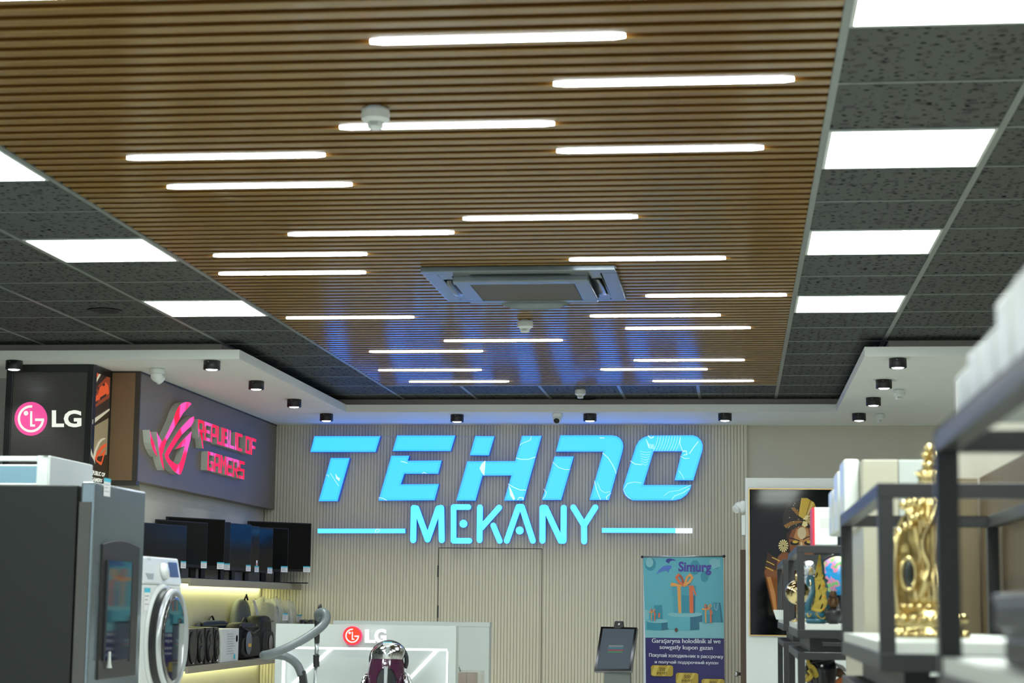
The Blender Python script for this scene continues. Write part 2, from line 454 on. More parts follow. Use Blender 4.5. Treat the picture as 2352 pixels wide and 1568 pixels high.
# smoke detectors
def smoke(px, py, zc, label, s=1.0):
    c = P(px, py, Z=zc)
    o = thing('smoke_detector', c, label, 'smoke detector', 'white smoke detectors')
    MB().lathe([(0.036 * s, 0), (0.036 * s, -0.006), (0.045 * s, -0.007), (0.047 * s, -0.012), (0.047 * s, -0.026), (0.0455 * s, -0.027), (0.047 * s, -0.028), (0.047 * s, -0.040), (0.03 * s, -0.052), (0.028 * s, -0.052)], c, n=36, smooth=False).build('base', M['white'], o)
    MB().lathe([(0.026 * s, -0.050), (0.027 * s, -0.058), (0.027 * s, -0.068), (0.022 * s, -0.073), (0.0001, -0.074)], c, n=28).box(c.x - 0.012 * s, c.x + 0.012 * s, c.y - 0.0285 * s, c.y - 0.02 * s, c.z - 0.066, c.z - 0.054, 1).build('sensor_head', [M['white'], mat('vent_grey', (176, 182, 180), 0.6)], o)
smoke(863, 247, HC, 'white smoke detector on the slats beside the nearest group of LED bars')
smoke(1206, 735, HC, 'white smoke detector on the slats behind the air conditioner cassette')
smoke(1333, 893, HC, 'white smoke detector on the dark tiles beyond the end of the slats', 0.9)
smoke(2064, 894, SOF, 'white smoke detector on the right white border, nearer of two', 0.9)
smoke(2021, 949, SOF, 'white smoke detector on the right white border, nearer the back wall', 0.8)

# round black ceiling speakers
def speaker_disc(px, py, label):
    c = P(px, py, Z=HC)
    o = thing('ceiling_speaker', c, label, 'speaker', 'round black ceiling speakers')
    MB().lathe([(0.095, -0.001), (0.1, -0.006), (0.088, -0.008), (0.085, -0.003)], c).build('rim', M['black'], o)
    g = MB().lathe([(0.085, -0.003), (0.05, -0.005), (0.0001, -0.006)], c); g.build('grille', M['void'], o)
speaker_disc(240, 712, 'round black ceiling speaker in the dark tiles at the left')
speaker_disc(1345, 913, 'round black ceiling speaker half hidden behind the far smoke detector')

# surface downlights
DL = [(33, 828, 'black cylinder downlight above the black light box column'), (487, 828, 'black cylinder downlight nearest the left corner of the white border'),
      (589, 875, 'second black downlight along the left white border going back'), (676, 917, 'third black downlight along the left white border going back'),
      (750, 950, 'black downlight at the back left corner above the first sign letter'), (1050, 952, 'black downlight on the back border left of the domed camera'),
      (1355, 950, 'black downlight on the back border just right of the domed camera'), (1665, 949, 'black downlight on the back border above the last big sign letter'),
      (1973, 949, 'black downlight at the back right corner of the white border'), (2006, 913, 'black downlight on the right border, second from the back'),
      (2030, 872, 'black downlight on the right border, third from the back'), (2062, 823, 'black downlight on the right border, nearest of the four')]
dl0 = None
for px, py, lab in DL:
    c = P(px, py, Z=SOF)
    if dl0 is None:
        o = thing('downlight', c, lab, 'downlight', 'black cylinder downlights')
        MB().lathe([(0.05, 0), (0.054, -0.002), (0.054, -0.058), (0.05, -0.06), (0.045, -0.06), (0.045, -0.05)], c, n=32).build('housing', M['black'], o)
        MB().lathe([(0.045, -0.052), (0.03, -0.062), (0.0001, -0.066)], c, n=24).build('lens', M['lamp'], o)
        MB().ball((c.x - 0.01, c.y - 0.054, c.z - 0.012), 0.003, n=8, m=6).build('screw', M['chrome'], o)
        ld = bpy.data.lights.new('downlight_beam', 'SPOT'); ld.energy = SPOT_W; ld.spot_size = math.radians(100); ld.spot_blend = 0.6; ld.shadow_soft_size = 0.04; ld.color = (0.93, 0.97, 1)
        lo = bpy.data.objects.new('beam', ld); COL.objects.link(lo); lo.parent = o; lo.location = (0, 0, -0.09)
        dl0 = o
    else:
        o = copy_tree(dl0); o.location = c; o['label'] = lab

# air conditioner cassette
c = Vector((-1.062, 9.67, HC))
ac = thing('air_conditioner', c, 'square grey ceiling air conditioner cassette in the slat ceiling', 'air conditioner')
acm = mat('cassette_panel', (96, 105, 107), 0.24, 0.5, vary=0.15, scale=(5, 5, 5))
def sq(mb, r0, r1, z0, z1, mi=0):
    mb.box(c.x - r0, c.x + r0, c.y - r0, c.y - r1, z0, z1, mi); mb.box(c.x - r0, c.x + r0, c.y + r1, c.y + r0, z0, z1, mi)
    mb.box(c.x - r0, c.x - r1, c.y - r1, c.y + r1, z0, z1, mi); mb.box(c.x + r1, c.x + r0, c.y - r1, c.y + r1, z0, z1, mi)
zb = HC - 0.03
fr = MB(); sq(fr, 0.48, 0.405, zb, HC - 0.003)
for sx in (-1, 1):
    for sy in (-1, 1):
        fr.box(c.x + sx * 0.405, c.x + sx * 0.25, c.y + sy * 0.405, c.y + sy * 0.345, zb, HC - 0.003)
        fr.box(c.x + sx * 0.405, c.x + sx * 0.345, c.y + sy * 0.345, c.y + sy * 0.25, zb, HC - 0.003)
fr.build('panel', acm, ac, bevel=0.004)
MB().box(c.x - 0.405, c.x + 0.405, c.y - 0.405, c.y + 0.405, HC - 0.007, HC - 0.003).build('duct', M['void'], ac)
inn = MB(); sq(inn, 0.34, 0.262, HC - 0.058, HC - 0.008); inn.build('intake_panel', acm, ac, bevel=0.006)
gr = MB().box(c.x - 0.262, c.x + 0.262, c.y - 0.262, c.y + 0.262, HC - 0.05, HC - 0.01, 0)
for k in range(26): gr.box(c.x - 0.26, c.x + 0.26, c.y - 0.25 + k * 0.02 - 0.005, c.y - 0.25 + k * 0.02 + 0.005, HC - 0.056, HC - 0.049, 1)
gr.build('intake_grille', [M['graphite'], mat('grille_grey', (92, 88, 80), 0.5)], ac)
def flap(k, half, half2, drop, reach):
    Rm = Matrix.Rotation(k * math.pi / 2, 3, 'Z'); fl = MB(); N = 12; vs = []
    for t_ in (0.0, 0.004):
        for i in range(N + 1):
            u = -1 + 2 * i / N
            vs.append(c + Rm @ Vector((u * half, -0.345 - t_, -0.028)))
            vs.append(c + Rm @ Vector((u * half2, -0.345 - reach * (1 - 0.25 * u * u) - t_, -0.028 - drop * (1 - 0.6 * u ** 4))))
    n2 = 2 * (N + 1)
    fs_ = [(2 * i, 2 * i + 1, 2 * i + 3, 2 * i + 2) for i in range(N)] + [(n2 + 2 * i, n2 + 2 * i + 2, n2 + 2 * i + 3, n2 + 2 * i + 1) for i in range(N)]
    fs_ += [(2 * i + 1, n2 + 2 * i + 1, n2 + 2 * i + 3, 2 * i + 3) for i in range(N)] + [(2 * i, 2 * i + 2, n2 + 2 * i + 2, n2 + 2 * i) for i in range(N)]
    fl.add(vs, fs_, 0, True); fl.build('louvre_flap', acm, ac)
flap(0, 0.24, 0.2, 0.008, 0.022); flap(1, 0.24, 0.24, 0.02, 0.05); flap(3, 0.24, 0.24, 0.02, 0.05); flap(2, 0.25, 0.19, 0.062, 0.035)

# domed security cameras
def dome_cam(base, axis, look, label, s=1.0, lens=True):
    base = Vector(base); ax = Vector(axis).normalized(); lk = Vector(look).normalized()
    o = thing('security_camera', base, label, 'security camera')
    MB().lathe([(0.046 * s, 0), (0.05 * s, 0.006), (0.05 * s, 0.03), (0.042 * s, 0.036)], base, ax).build('mount', M['white'], o)
    cc = base + ax * 0.05 * s
    MB().ball(cc, 0.042 * s).lathe([(0.033 * s, 0.02), (0.034 * s, 0.045 * s), (0.03 * s, 0.05 * s)], cc, lk).build('housing', M['white'], o)
    if lens: MB().lathe([(0.027 * s, 0.046 * s), (0.027 * s, 0.0515 * s), (0.016 * s, 0.054 * s), (0.0001, 0.057 * s)], cc, lk).build('lens', M['plastic'], o)
dome_cam(P(361, 846, Z=SOF), (0, 0, -1), (0.5, 0.5, -0.6), 'white domed security camera on the white border above the brown sign board')
dome_cam(P(1280, 949, Z=SOF), (0, 0, -1), (-0.05, -1, -0.55), 'white domed security camera with black lens on the back border', 0.85)

# ------------------------------------------------------------------ cyan wall sign
def sign_mat():
    m = glow('sign_face_cyan', (0.06, 0.66, 3.0), SIGN_GLOW, linear=True)
    return m
M['cy'] = sign_mat()
M['cyl'] = glow('sign_face_light_cyan', (0.13, 0.86, 2.2), SIGN_GLOW, linear=True)
M['cyr1'] = glow('sign_rim_blue', (0.045, 0.44, 2.4), SIGN_GLOW, linear=True)
M['cyr2'] = glow('sign_rim_cyan', (0.05, 0.57, 2.6), SIGN_GLOW, linear=True)
M['cyside'] = glow('sign_edge_blue', (0.02, 0.16, 1.2), 0.3, linear=True)
M['film'] = glow('loose_film_glow', (200, 240, 255), 0.9, base=(235, 245, 250))  # film is no lamp; its white gleam is painted in as emission
SY = 16.22
def r5(x, y): return (640 + x / 4.3558, 940 + y / 4.3558)
def r6(x, y): return (1140 + x / 4.0552, 940 + y / 4.0552)
def R5(*q): return [r5(a, b) for a, b in q]
def R6(*q): return [r6(a, b) for a, b in q]
def letter(parent, name, polys, m, Y=SY, dep=0.07, lab=None, rim=True):
    mb = MB()
    for p in polys: mb.prism([P(x, y, Y=Y) for x, y in p], (0, dep, 0), 0, 1)
    o = mb.build(name, [m, M['cyside'], M['cyr1'], M['cyr2']], parent, weld=False)
    bm = bmesh.new(); bm.from_mesh(o.data)
    for th, mi in ((0.004, 2), (0.014, 3)) if rim else ():
        fc = [f for f in bm.faces if f.material_index == 0 and len(f.verts) > 2 and abs(f.normal.y) > 0.9]
        r_ = bmesh.ops.inset_individual(bm, faces=fc, thickness=th, depth=0.0, use_even_offset=True)
        for f in r_['faces']: f.material_index = mi
    bm.to_mesh(o.data); bm.free()
    if lab: o['label'] = lab
    return o
sg = thing('illuminated_sign', P(1160, 1150, Y=SY), 'large slanted glowing cyan letters on the ribbed back wall', 'sign')
bt = thing('illuminated_sign', P(1160, 1250, Y=SY), 'smaller rounded glowing cyan letters between two bars under the large letters', 'sign')
T_ = [R5((358, 267), (1018, 267), (970, 425), (317, 425)), R5((522, 485), (712, 485), (590, 917), (400, 917))]
E_ = [R5((1185, 260), (1768, 260), (1722, 416), (1140, 416)), R5((1128, 462), (1308, 462), (1293, 513), (1632, 510), (1597, 643), (1258, 643), (1224, 748), (1605, 745), (1560, 908), (998, 912))]
H_ = [R5((1967, 265), (2160, 268), (2103, 460), (1912, 458)),
      R5((1888, 518)) + R6((175, 480), (240, 245), (422, 245), (255, 848), (72, 848), (140, 615)) + R5((2040, 662), (1970, 912), (1777, 912))]
N_ = [R6((597, 240), (1075, 240), (1120, 248), (1155, 270), (1177, 305), (1184, 345), (1175, 392), (1050, 843), (868, 843), (995, 393), (555, 393)), R6((543, 437), (722, 437), (605, 843), (425, 843))]
O_ = [R6((1835, 660), (1660, 660), (1730, 390), (1465, 390), (1370, 703), (1818, 703), (1805, 745), (1770, 795), (1720, 832), (1660, 847), (1270, 847), (1225, 825), (1190, 785), (1180, 740), (1185, 710), (1300, 340), (1330, 290), (1375, 258), (1430, 242), (1830, 240), (1875, 255), (1908, 290), (1924, 335), (1920, 380))]
for nm, pl in zip('TEHNO', (T_, E_, H_, N_, O_)): letter(sg, 'letter', pl, M['cy'], lab='glowing cyan letter ' + nm)
def strk(f, pts, w): return stroke([f(*p) for p in pts], w)
ME = [('M', strk(r5, [(1346, 1307), (1352, 985), (1378, 990), (1490, 1300), (1598, 990), (1626, 985), (1632, 1307)], 14.2)),
      ('E', strk(r5, [(1900, 976), (1750, 976), (1750, 1313), (1910, 1313)], 13.2) + [ell(*r5(1849, 1143), 9.3, 9.3)]),
      ('K', strk(r5, [(2014, 980), (2010, 1307)], 14) + strk(r5, [(2206, 982), (2030, 1180)], 14) + strk(r5, [(2148, 1160), (2212, 1315)], 13.5)),
      ('A', strk(r6, [(98, 1222), (206, 908), (238, 908), (340, 1222)], 14.2) + [ell(*r6(218, 1127), 9.3, 9.3)]),
      ('N', strk(r6, [(430, 1222), (430, 916), (458, 916), (600, 1222), (626, 1222), (628, 916)], 14.2)),
      ('Y', strk(r6, [(717, 912), (817, 1078), (922, 912)], 14.2) + strk(r6, [(817, 1078), (818, 1228)], 14.2))]
for nm, pl in ME: letter(bt, 'letter', pl, M['cyl'], dep=0.05, rim=False, lab='glowing light cyan letter ' + nm)
letter(bt, 'bar', [R5((390, 1192), (1268, 1192), (1268, 1238), (390, 1238))], M['cyl'], dep=0.05, rim=False, lab='long glowing bar before the word')
b2 = letter(bt, 'bar', [R6((982, 1103), (1668, 1105), (1668, 1151), (982, 1148))], M['cyl'], dep=0.05, rim=False, lab='long glowing bar after the word with a white end')
MBw = MB().prism([P(*q, Y=SY) for q in R6((1668, 1105), (1825, 1105), (1825, 1152), (1668, 1151))], (0, 0.05, 0)); MBw.build('bar_end', glow('white_bar_end', (232, 240, 255), 1.1), b2)
# peeling protective film: thin curled streaks standing off the faces
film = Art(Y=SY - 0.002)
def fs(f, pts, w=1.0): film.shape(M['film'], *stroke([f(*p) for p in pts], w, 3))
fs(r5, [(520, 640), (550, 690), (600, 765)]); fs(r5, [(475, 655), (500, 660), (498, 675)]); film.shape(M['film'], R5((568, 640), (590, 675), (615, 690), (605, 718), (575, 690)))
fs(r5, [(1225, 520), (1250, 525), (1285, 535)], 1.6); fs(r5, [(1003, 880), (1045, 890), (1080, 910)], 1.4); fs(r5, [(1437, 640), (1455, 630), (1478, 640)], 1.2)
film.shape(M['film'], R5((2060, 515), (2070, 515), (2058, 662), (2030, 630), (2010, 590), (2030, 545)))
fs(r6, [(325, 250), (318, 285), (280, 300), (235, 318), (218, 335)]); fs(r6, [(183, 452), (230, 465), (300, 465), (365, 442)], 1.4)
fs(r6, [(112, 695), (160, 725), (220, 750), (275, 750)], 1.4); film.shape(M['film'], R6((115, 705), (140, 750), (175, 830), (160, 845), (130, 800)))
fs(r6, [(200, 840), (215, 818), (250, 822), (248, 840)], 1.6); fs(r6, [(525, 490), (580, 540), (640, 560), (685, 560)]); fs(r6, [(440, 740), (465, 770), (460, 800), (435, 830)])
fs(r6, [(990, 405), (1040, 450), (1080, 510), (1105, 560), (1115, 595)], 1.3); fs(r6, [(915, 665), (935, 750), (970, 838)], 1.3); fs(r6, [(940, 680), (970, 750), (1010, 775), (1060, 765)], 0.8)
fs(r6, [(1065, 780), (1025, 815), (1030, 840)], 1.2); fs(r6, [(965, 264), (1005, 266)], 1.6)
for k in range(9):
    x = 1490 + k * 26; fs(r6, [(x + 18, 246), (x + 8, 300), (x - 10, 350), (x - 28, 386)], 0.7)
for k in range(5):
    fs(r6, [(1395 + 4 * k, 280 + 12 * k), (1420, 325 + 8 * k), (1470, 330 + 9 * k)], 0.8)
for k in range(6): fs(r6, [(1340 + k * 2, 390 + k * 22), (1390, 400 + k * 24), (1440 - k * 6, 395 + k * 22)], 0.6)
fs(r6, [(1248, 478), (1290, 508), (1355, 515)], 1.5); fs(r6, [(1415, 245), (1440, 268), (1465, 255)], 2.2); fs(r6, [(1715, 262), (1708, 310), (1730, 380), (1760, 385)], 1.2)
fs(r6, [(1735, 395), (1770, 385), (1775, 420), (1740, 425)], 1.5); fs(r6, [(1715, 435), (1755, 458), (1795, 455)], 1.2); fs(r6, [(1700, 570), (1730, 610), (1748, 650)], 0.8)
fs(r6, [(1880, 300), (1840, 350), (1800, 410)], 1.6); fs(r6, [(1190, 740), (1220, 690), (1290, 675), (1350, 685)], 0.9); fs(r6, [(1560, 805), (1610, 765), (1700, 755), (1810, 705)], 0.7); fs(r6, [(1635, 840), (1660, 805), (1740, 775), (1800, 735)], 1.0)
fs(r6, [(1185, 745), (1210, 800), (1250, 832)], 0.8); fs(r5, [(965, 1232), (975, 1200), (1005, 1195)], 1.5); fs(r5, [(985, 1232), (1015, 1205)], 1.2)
tag(film.build('protective_film', sg), 'loose wrinkled clear film on the letter faces, white gleam painted as glow')
# thin cables between the letters
for f1, a, b in ((r5, (1018, 268), (1185, 268)), (r5, (1768, 266), (1967, 266)), (r6, (1112, 655), (1195, 657)), (r5, (1655, 960), (1722, 968)), (r6, (1026, 845), (1026, 1103))):
    pa, pb = P(*f1(*a), Y=YB - 0.03), P(*f1(*b), Y=YB - 0.03)
    MB().tube([pa, (pa + pb) / 2 + Vector((0, 0, -0.004)), pb], 0.0025, 6).build('cable', M['white'], sg)

# ------------------------------------------------------------------ brown sign board with red emblem
BX = -3.985
bz0 = P(632, 1170, X=BX).z; by0 = P(318, 980, X=BX).y
bd = thing('sign_board', (BX - 0.05, 14.4, bz0), 'long taupe sign board on the left wall carrying the red emblem', 'sign board')
M['taupe'] = mat('taupe_laminate', (124, 112, 100), 0.5, vary=0.05, scale=(1, 1, 8))
MB().box(-4.079, BX, by0, YB - 0.03, bz0, SOF - 0.012).build('board', M['taupe'], bd)
MB().box(-4.5, BX - 0.03, by0 - 0.012, by0 - 0.001, bz0, SOF - 0.012).build('return_panel', mat('brown_return', (118, 92, 64), 0.5), bd)
tr = MB().box(-4.079, BX + 0.004, by0, YB - 0.03, SOF - 0.012, SOF - 0.001).box(-4.5, BX, by0 - 0.004, by0 + 0.06, SOF - 0.012, SOF - 0.001).box(BX - 0.03, BX + 0.004, by0 - 0.006, by0 + 0.012, bz0, SOF - 0.012)
tr.box(-4.5, BX, by0 - 0.004, by0 + 0.06, bz0 - 0.03, bz0)
tr.build('edge_trim', mat('dark_edge', (52, 46, 38), 0.5), bd)

RXF = -3.935
def rmat():
    m = glow('red_sign_face', (255, 10, 50), 2.0)
    nt = m.node_tree; b = nt.nodes['Principled BSDF']
    tc = nt.nodes.new('ShaderNodeNewGeometry'); nz = nt.nodes.new('ShaderNodeTexNoise'); nz.inputs['Scale'].default_value = 4.5; nz.inputs['Detail'].default_value = 1
    rp = nt.nodes.new('ShaderNodeValToRGB'); rp.color_ramp.elements[0].position = 0.5; rp.color_ramp.elements[1].position = 0.56
    rp.color_ramp.elements[0].color = (1, 0.0, 0.03, 1); rp.color_ramp.elements[1].color = (1, 0.09, 0.5, 1); b.inputs['Base Color'].default_value = rgb(120, 0, 16)
    nt.links.new(tc.outputs['Position'], nz.inputs['Vector']); nt.links.new(nz.outputs[0], rp.inputs[0]); nt.links.new(rp.outputs[0], b.inputs['Emission Color'])
    b.inputs['Emission Strength'].default_value = 1.0; b.inputs['Specular IOR Level'].default_value = 0.1
    return m
M['red'] = rmat()
M['sideg'] = mat('sign_return_white', (196, 200, 190), 0.5)
def rz(pts, k=7.128, ox=300, oy=900): return [(ox + x / k, oy + y / k) for x, y in pts]
def rlet(name, polys, parent, lab=None, dep=0.05):
    mb = MB()
    for p in polys: mb.prism([P(x, y, X=RXF) for x, y in p], (-dep, 0, 0), 0, 1)
    o = mb.build(name, [M['red'], M['sideg']], parent, weld=False)
    if lab: o['label'] = lab
em = thing('illuminated_sign', (RXF, 13.3, bz0 + 0.2), 'glowing red and pink emblem with swept eye shape on the taupe board', 'sign')
rlet('emblem_blade', [rz([(515, 810), (545, 775), (620, 625), (690, 470), (745, 310), (790, 230), (840, 185), (900, 163), (960, 165), (1000, 190), (930, 270), (860, 345), (800, 450), (720, 580), (640, 720), (590, 800), (545, 930), (530, 1010), (516, 1000), (512, 900)])], em)
rlet('emblem_blade', [rz([(425, 650), (460, 720), (513, 808), (512, 900), (516, 1000), (528, 1110), (550, 1280), (520, 1220), (485, 1100), (455, 900)])], em)
rlet('emblem_wing', [rz([(312, 620), (350, 740), (400, 880), (440, 1060), (400, 1010), (360, 930), (330, 830)])], em)
rlet('emblem_eye', [rz([(555, 1025), (600, 930), (700, 760), (800, 610), (900, 500), (970, 430), (1040, 395), (1045, 440), (1030, 490), (990, 560), (920, 620), (830, 710), (760, 810), (690, 920), (620, 1040), (640, 1100), (690, 1140), (750, 1185), (790, 1180), (820, 1130), (850, 1030), (885, 885), (820, 905), (735, 940), (800, 850), (870, 770), (930, 710), (1000, 640), (985, 760), (940, 930), (900, 1100), (860, 1250), (820, 1345), (795, 1352), (740, 1320), (690, 1275), (620, 1180), (570, 1090)])], em)
GL = {  # blocky letters as polygons in a 10 x 14 box, y up
 'R': [[(0, 0), (2.4, 0), (2.4, 14), (0, 14)], [(2.4, 11.6), (10, 11.6), (10, 14), (2.4, 14)], [(7.6, 5), (10, 5), (10, 11.6), (7.6, 11.6)], [(2.4, 5), (7.6, 5), (7.6, 7), (2.4, 7)], [(4.2, 5), (6.8, 5), (10, 0), (7.2, 0)]],
 'E': [[(0, 0), (2.4, 0), (2.4, 14), (0, 14)], [(2.4, 11.6), (10, 11.6), (10, 14), (2.4, 14)], [(2.4, 5.8), (9, 5.8), (9, 8.2), (2.4, 8.2)], [(2.4, 0), (10, 0), (10, 2.4), (2.4, 2.4)]],
 'P': [[(0, 0), (2.4, 0), (2.4, 14), (0, 14)], [(2.4, 11.6), (10, 11.6), (10, 14), (2.4, 14)], [(7.6, 4.6), (10, 4.6), (10, 11.6), (7.6, 11.6)], [(2.4, 4.6), (7.6, 4.6), (7.6, 7), (2.4, 7)]],
 'U': [[(0, 0), (2.4, 0), (2.4, 14), (0, 14)], [(7.6, 0), (10, 0), (10, 14), (7.6, 14)], [(2.4, 0), (7.6, 0), (7.6, 2.4), (2.4, 2.4)]],
 'B': [[(0, 0), (2.4, 0), (2.4, 14), (0, 14)], [(2.4, 11.6), (9, 11.6), (9, 14), (2.4, 14)], [(2.4, 5.8), (9, 5.8), (9, 8.2), (2.4, 8.2)], [(2.4, 0), (10, 0), (10, 2.4), (2.4, 2.4)], [(6.8, 8.2), (9, 8.2), (9, 11.6), (6.8, 11.6)], [(7.6, 2.4), (10, 2.4), (10, 5.8), (7.6, 5.8)]],
 'L': [[(0, 0), (2.4, 0), (2.4, 14), (0, 14)], [(2.4, 0), (10, 0), (10, 2.4), (2.4, 2.4)]],
 'I': [[(0, 0), (2.6, 0), (2.6, 14), (0, 14)]],
 'C': [[(0, 0), (2.4, 0), (2.4, 14), (0, 14)], [(2.4, 11.6), (10, 11.6), (10, 14), (2.4, 14)], [(2.4, 0), (10, 0), (10, 2.4), (2.4, 2.4)]],
 'O': [[(0, 0), (2.4, 0), (2.4, 14), (0, 14)], [(2.4, 11.6), (7.6, 11.6), (7.6, 14), (2.4, 14)], [(2.4, 0), (7.6, 0), (7.6, 2.4), (2.4, 2.4)], [(7.6, 0), (10, 0), (10, 14), (7.6, 14)]],
 'F': [[(0, 0), (2.4, 0), (2.4, 14), (0, 14)], [(2.4, 11.6), (10, 11.6), (10, 14), (2.4, 14)], [(2.4, 5.4), (9, 5.4), (9, 7.8), (2.4, 7.8)]],
 'G': [[(0, 0), (2.4, 0), (2.4, 14), (0, 14)], [(2.4, 11.6), (10, 11.6), (10, 14), (2.4, 14)], [(2.4, 0), (10, 0), (10, 2.4), (2.4, 2.4)], [(7.6, 2.4), (10, 2.4), (10, 7.4), (7.6, 7.4)], [(5, 5.2), (7.6, 5.2), (7.6, 7.4), (5, 7.4)]],
 'A': [[(0, 0), (2.4, 0), (2.4, 14), (0, 14)], [(2.4, 11.6), (7.6, 11.6), (7.6, 14), (2.4, 14)], [(7.6, 0), (10, 0), (10, 14), (7.6, 14)], [(2.4, 4.6), (7.6, 4.6), (7.6, 7), (2.4, 7)]],
 'M': [[(0, 0), (2.3, 0), (2.3, 14), (0, 14)], [(7.7, 0), (10, 0), (10, 14), (7.7, 14)], [(2.3, 14), (5, 8.5), (5, 4.5), (2.3, 10)], [(7.7, 14), (5, 8.5), (5, 4.5), (7.7, 10)]],
 'S': [[(0, 7), (2.4, 7), (2.4, 14), (0, 14)], [(2.4, 11.6), (10, 11.6), (10, 14), (2.4, 14)], [(0, 5.8), (10, 5.8), (10, 8), (0, 8)], [(7.6, 0), (10, 0), (10, 5.8), (7.6, 5.8)], [(0, 0), (7.6, 0), (7.6, 2.4), (0, 2.4)]],
}
def block_word(word, ya, yb, za, zb, parent, swash=False):
    wd = [2.6 if ch == 'I' else (4.5 if ch == ' ' else 10) for ch in word]; tot = sum(wd) + 1.0 * (len(word) - 1)
    x = 0
    for i, ch in enumerate(word):
        if ch != ' ':
            mb = MB()
            pl = GL[ch]
            if swash and i == 0: pl = pl[1:] + [[(0, 7), (2.4, 0), (2.4, 14), (0, 14)], [(4.2, 5), (6.8, 5), (10.5, -6.5), (8.6, -6.5)]]
            for p in pl:
                mb.prism([(RXF, ya + (x + a) / tot * (yb - ya), zb + b / 14 * (za - zb)) for a, b in p], (-0.05, 0, 0), 0, 1)
            mb.build('letter', [M['red'], M['sideg']], parent, weld=False)
        x += wd[i] + 1.0
ln = thing('illuminated_sign', (RXF, 14.5, bz0 + 0.2), 'two lines of blocky glowing red and pink letters on the taupe board', 'sign')
block_word('REPUBLIC OF', 13.69, 15.42, CAM_Z + 1.322, CAM_Z + 1.183, ln, True)
block_word('GAMERS', 13.975, 15.07, CAM_Z + 1.109, CAM_Z + 0.967, ln)

# ------------------------------------------------------------------ black light box column
LY, LX1, LX0 = 12.05, -4.175, -4.77
lb = thing('light_box_column', (-4.47, 12.25, 0), 'black framed light box column with pink round logo and a gaming poster on its side', 'light box')
LYB = 12.43
fb = MB()
fw = 0.045
for x0, x1 in ((LX0, LX0 + fw), (LX1 - fw, LX1)): fb.box(x0, x1, LY, LY + 0.05, 0, SOF - 0.002)
fb.box(LX0 + fw, LX1 - fw, LY, LY + 0.05, SOF - 0.05, SOF - 0.002)
fb.box(LX1 - 0.05, LX1, LYB - 0.045, LYB, 0, SOF - 0.002); fb.box(LX1 - 0.05, LX1, LY + 0.05, LYB - 0.045, SOF - 0.05, SOF - 0.002)
fb.box(LX0, LX1 - 0.06, LY + 0.06, LYB, 0, SOF - 0.004)
fb.build('frame', mat('box_frame_black', (16, 18, 18), 0.4), lb, bevel=0.003)
pn = MB().box(LX0 + fw, LX1 - fw, LY + 0.012, LY + 0.05, 0, SOF - 0.05)
bpm = mat('box_front_grey', (58, 56, 52), 0.32, vary=0.06, scale=(0.4, 0.4, 160), bump=0.25)
pn.build('front_panel', bpm, lb)
M['pinkl'] = glow('pink_logo_light', (246, 84, 158), 0.9)
M['whitel'] = glow('white_logo_light', (240, 246, 232), 0.95)
def lg_logo(art, cx, cy, r, mdisc, mline, sy=1.0):
    """round face mark: ring broken at the upper right, nose bar, L, and eye dot"""
    art.shape(mdisc, ell(cx, cy, r, r * sy, 44))
    ri, ro = 0.66 * r, 0.80 * r
    ring = ell(cx, cy, ro, ro * sy, 36, 84, 360) + ell(cx, cy, ri, ri * sy, 36, 84, 360)[::-1]
    art.shape(mline, ring)
    w = 0.13 * r
    art.shape(mline, rect(cx + 0.25 * r, cy - 0.02 * r, cx + 0.80 * r, cy + w * sy))
    art.shape(mline, [(cx - 0.05 * r, cy - 0.45 * r * sy), (cx + 0.08 * r, cy - 0.45 * r * sy), (cx + 0.08 * r, cy + 0.33 * r * sy), (cx + 0.25 * r, cy + 0.33 * r * sy), (cx + 0.25 * r, cy + 0.46 * r * sy), (cx - 0.05 * r, cy + 0.46 * r * sy)])
    art.shape(mline, ell(cx - 0.30 * r, cy - 0.33 * r * sy, 0.14 * r, 0.14 * r * sy, 18))
a = Art(Y=LY + 0.011)
lg_logo(a, 71, 961.5, 37.8, M['pinkl'], M['whitel'], 1.03)
a.text(M['whitel'], 'LG', (119, 941.5, 187, 981), 0.035)
a.build('logo', lb)
# side poster on the +X face (photo pixels of the 200..280 x 820..1130 zoom)
def sp(*q): return [(200 + x / 5.058, 820 + y / 5.058) for x, y in q]
po = Art(X=LX1 - 0.004, step=0.0005)
pm = {k: glow('poster_' + k, c, s) for k, c, s in (('dark', (52, 40, 34), 0.7), ('orange', (236, 92, 48), 0.75), ('rust', (150, 66, 40), 0.7), ('cream', (214, 208, 180), 0.75), ('sand', (150, 138, 104), 0.7), ('deep', (46, 36, 20), 0.7))}
po.shape(pm['sand'], sp((82, 140), (272, 205), (240, 1452), (28, 1452)))
po.shape(pm['dark'], sp((82, 140), (272, 205), (262, 600), (62, 780)))
po.shape(pm['orange'], sp((82, 140), (150, 163), (78, 310)))
po.shape(pm['cream'], sp((155, 165), (178, 173), (76, 350), (77, 310)))
po.shape(pm['rust'], sp((250, 205), (270, 230), (262, 470), (70, 600), (75, 430), (130, 330)))
po.shape(pm['orange'], sp((150, 350), (220, 290), (245, 330), (258, 420), (225, 440), (145, 490), (75, 540), (75, 470), (130, 430)))
for q in ((115, 355), (180, 315), (90, 400), (145, 275)): po.shape(pm['dark'], sp((q[0], q[1]), (q[0] + 24, q[1] - 16), (q[0] + 28, q[1] + 12), (q[0] + 5, q[1] + 26)))
po.shape(pm['dark'], sp((150, 470), (225, 420), (220, 455), (150, 500)))
po.shape(pm['dark'], sp((72, 540), (130, 495), (125, 530), (72, 565)))
po.shape(pm['cream'], sp((262, 595), (262, 615), (70, 778), (62, 775), (64, 725)))
po.shape(pm['deep'], sp((262, 620), (252, 705), (85, 800), (64, 785)))
po.shape(pm['deep'], sp((50, 1170), (240, 1130), (240, 1452), (28, 1452)))
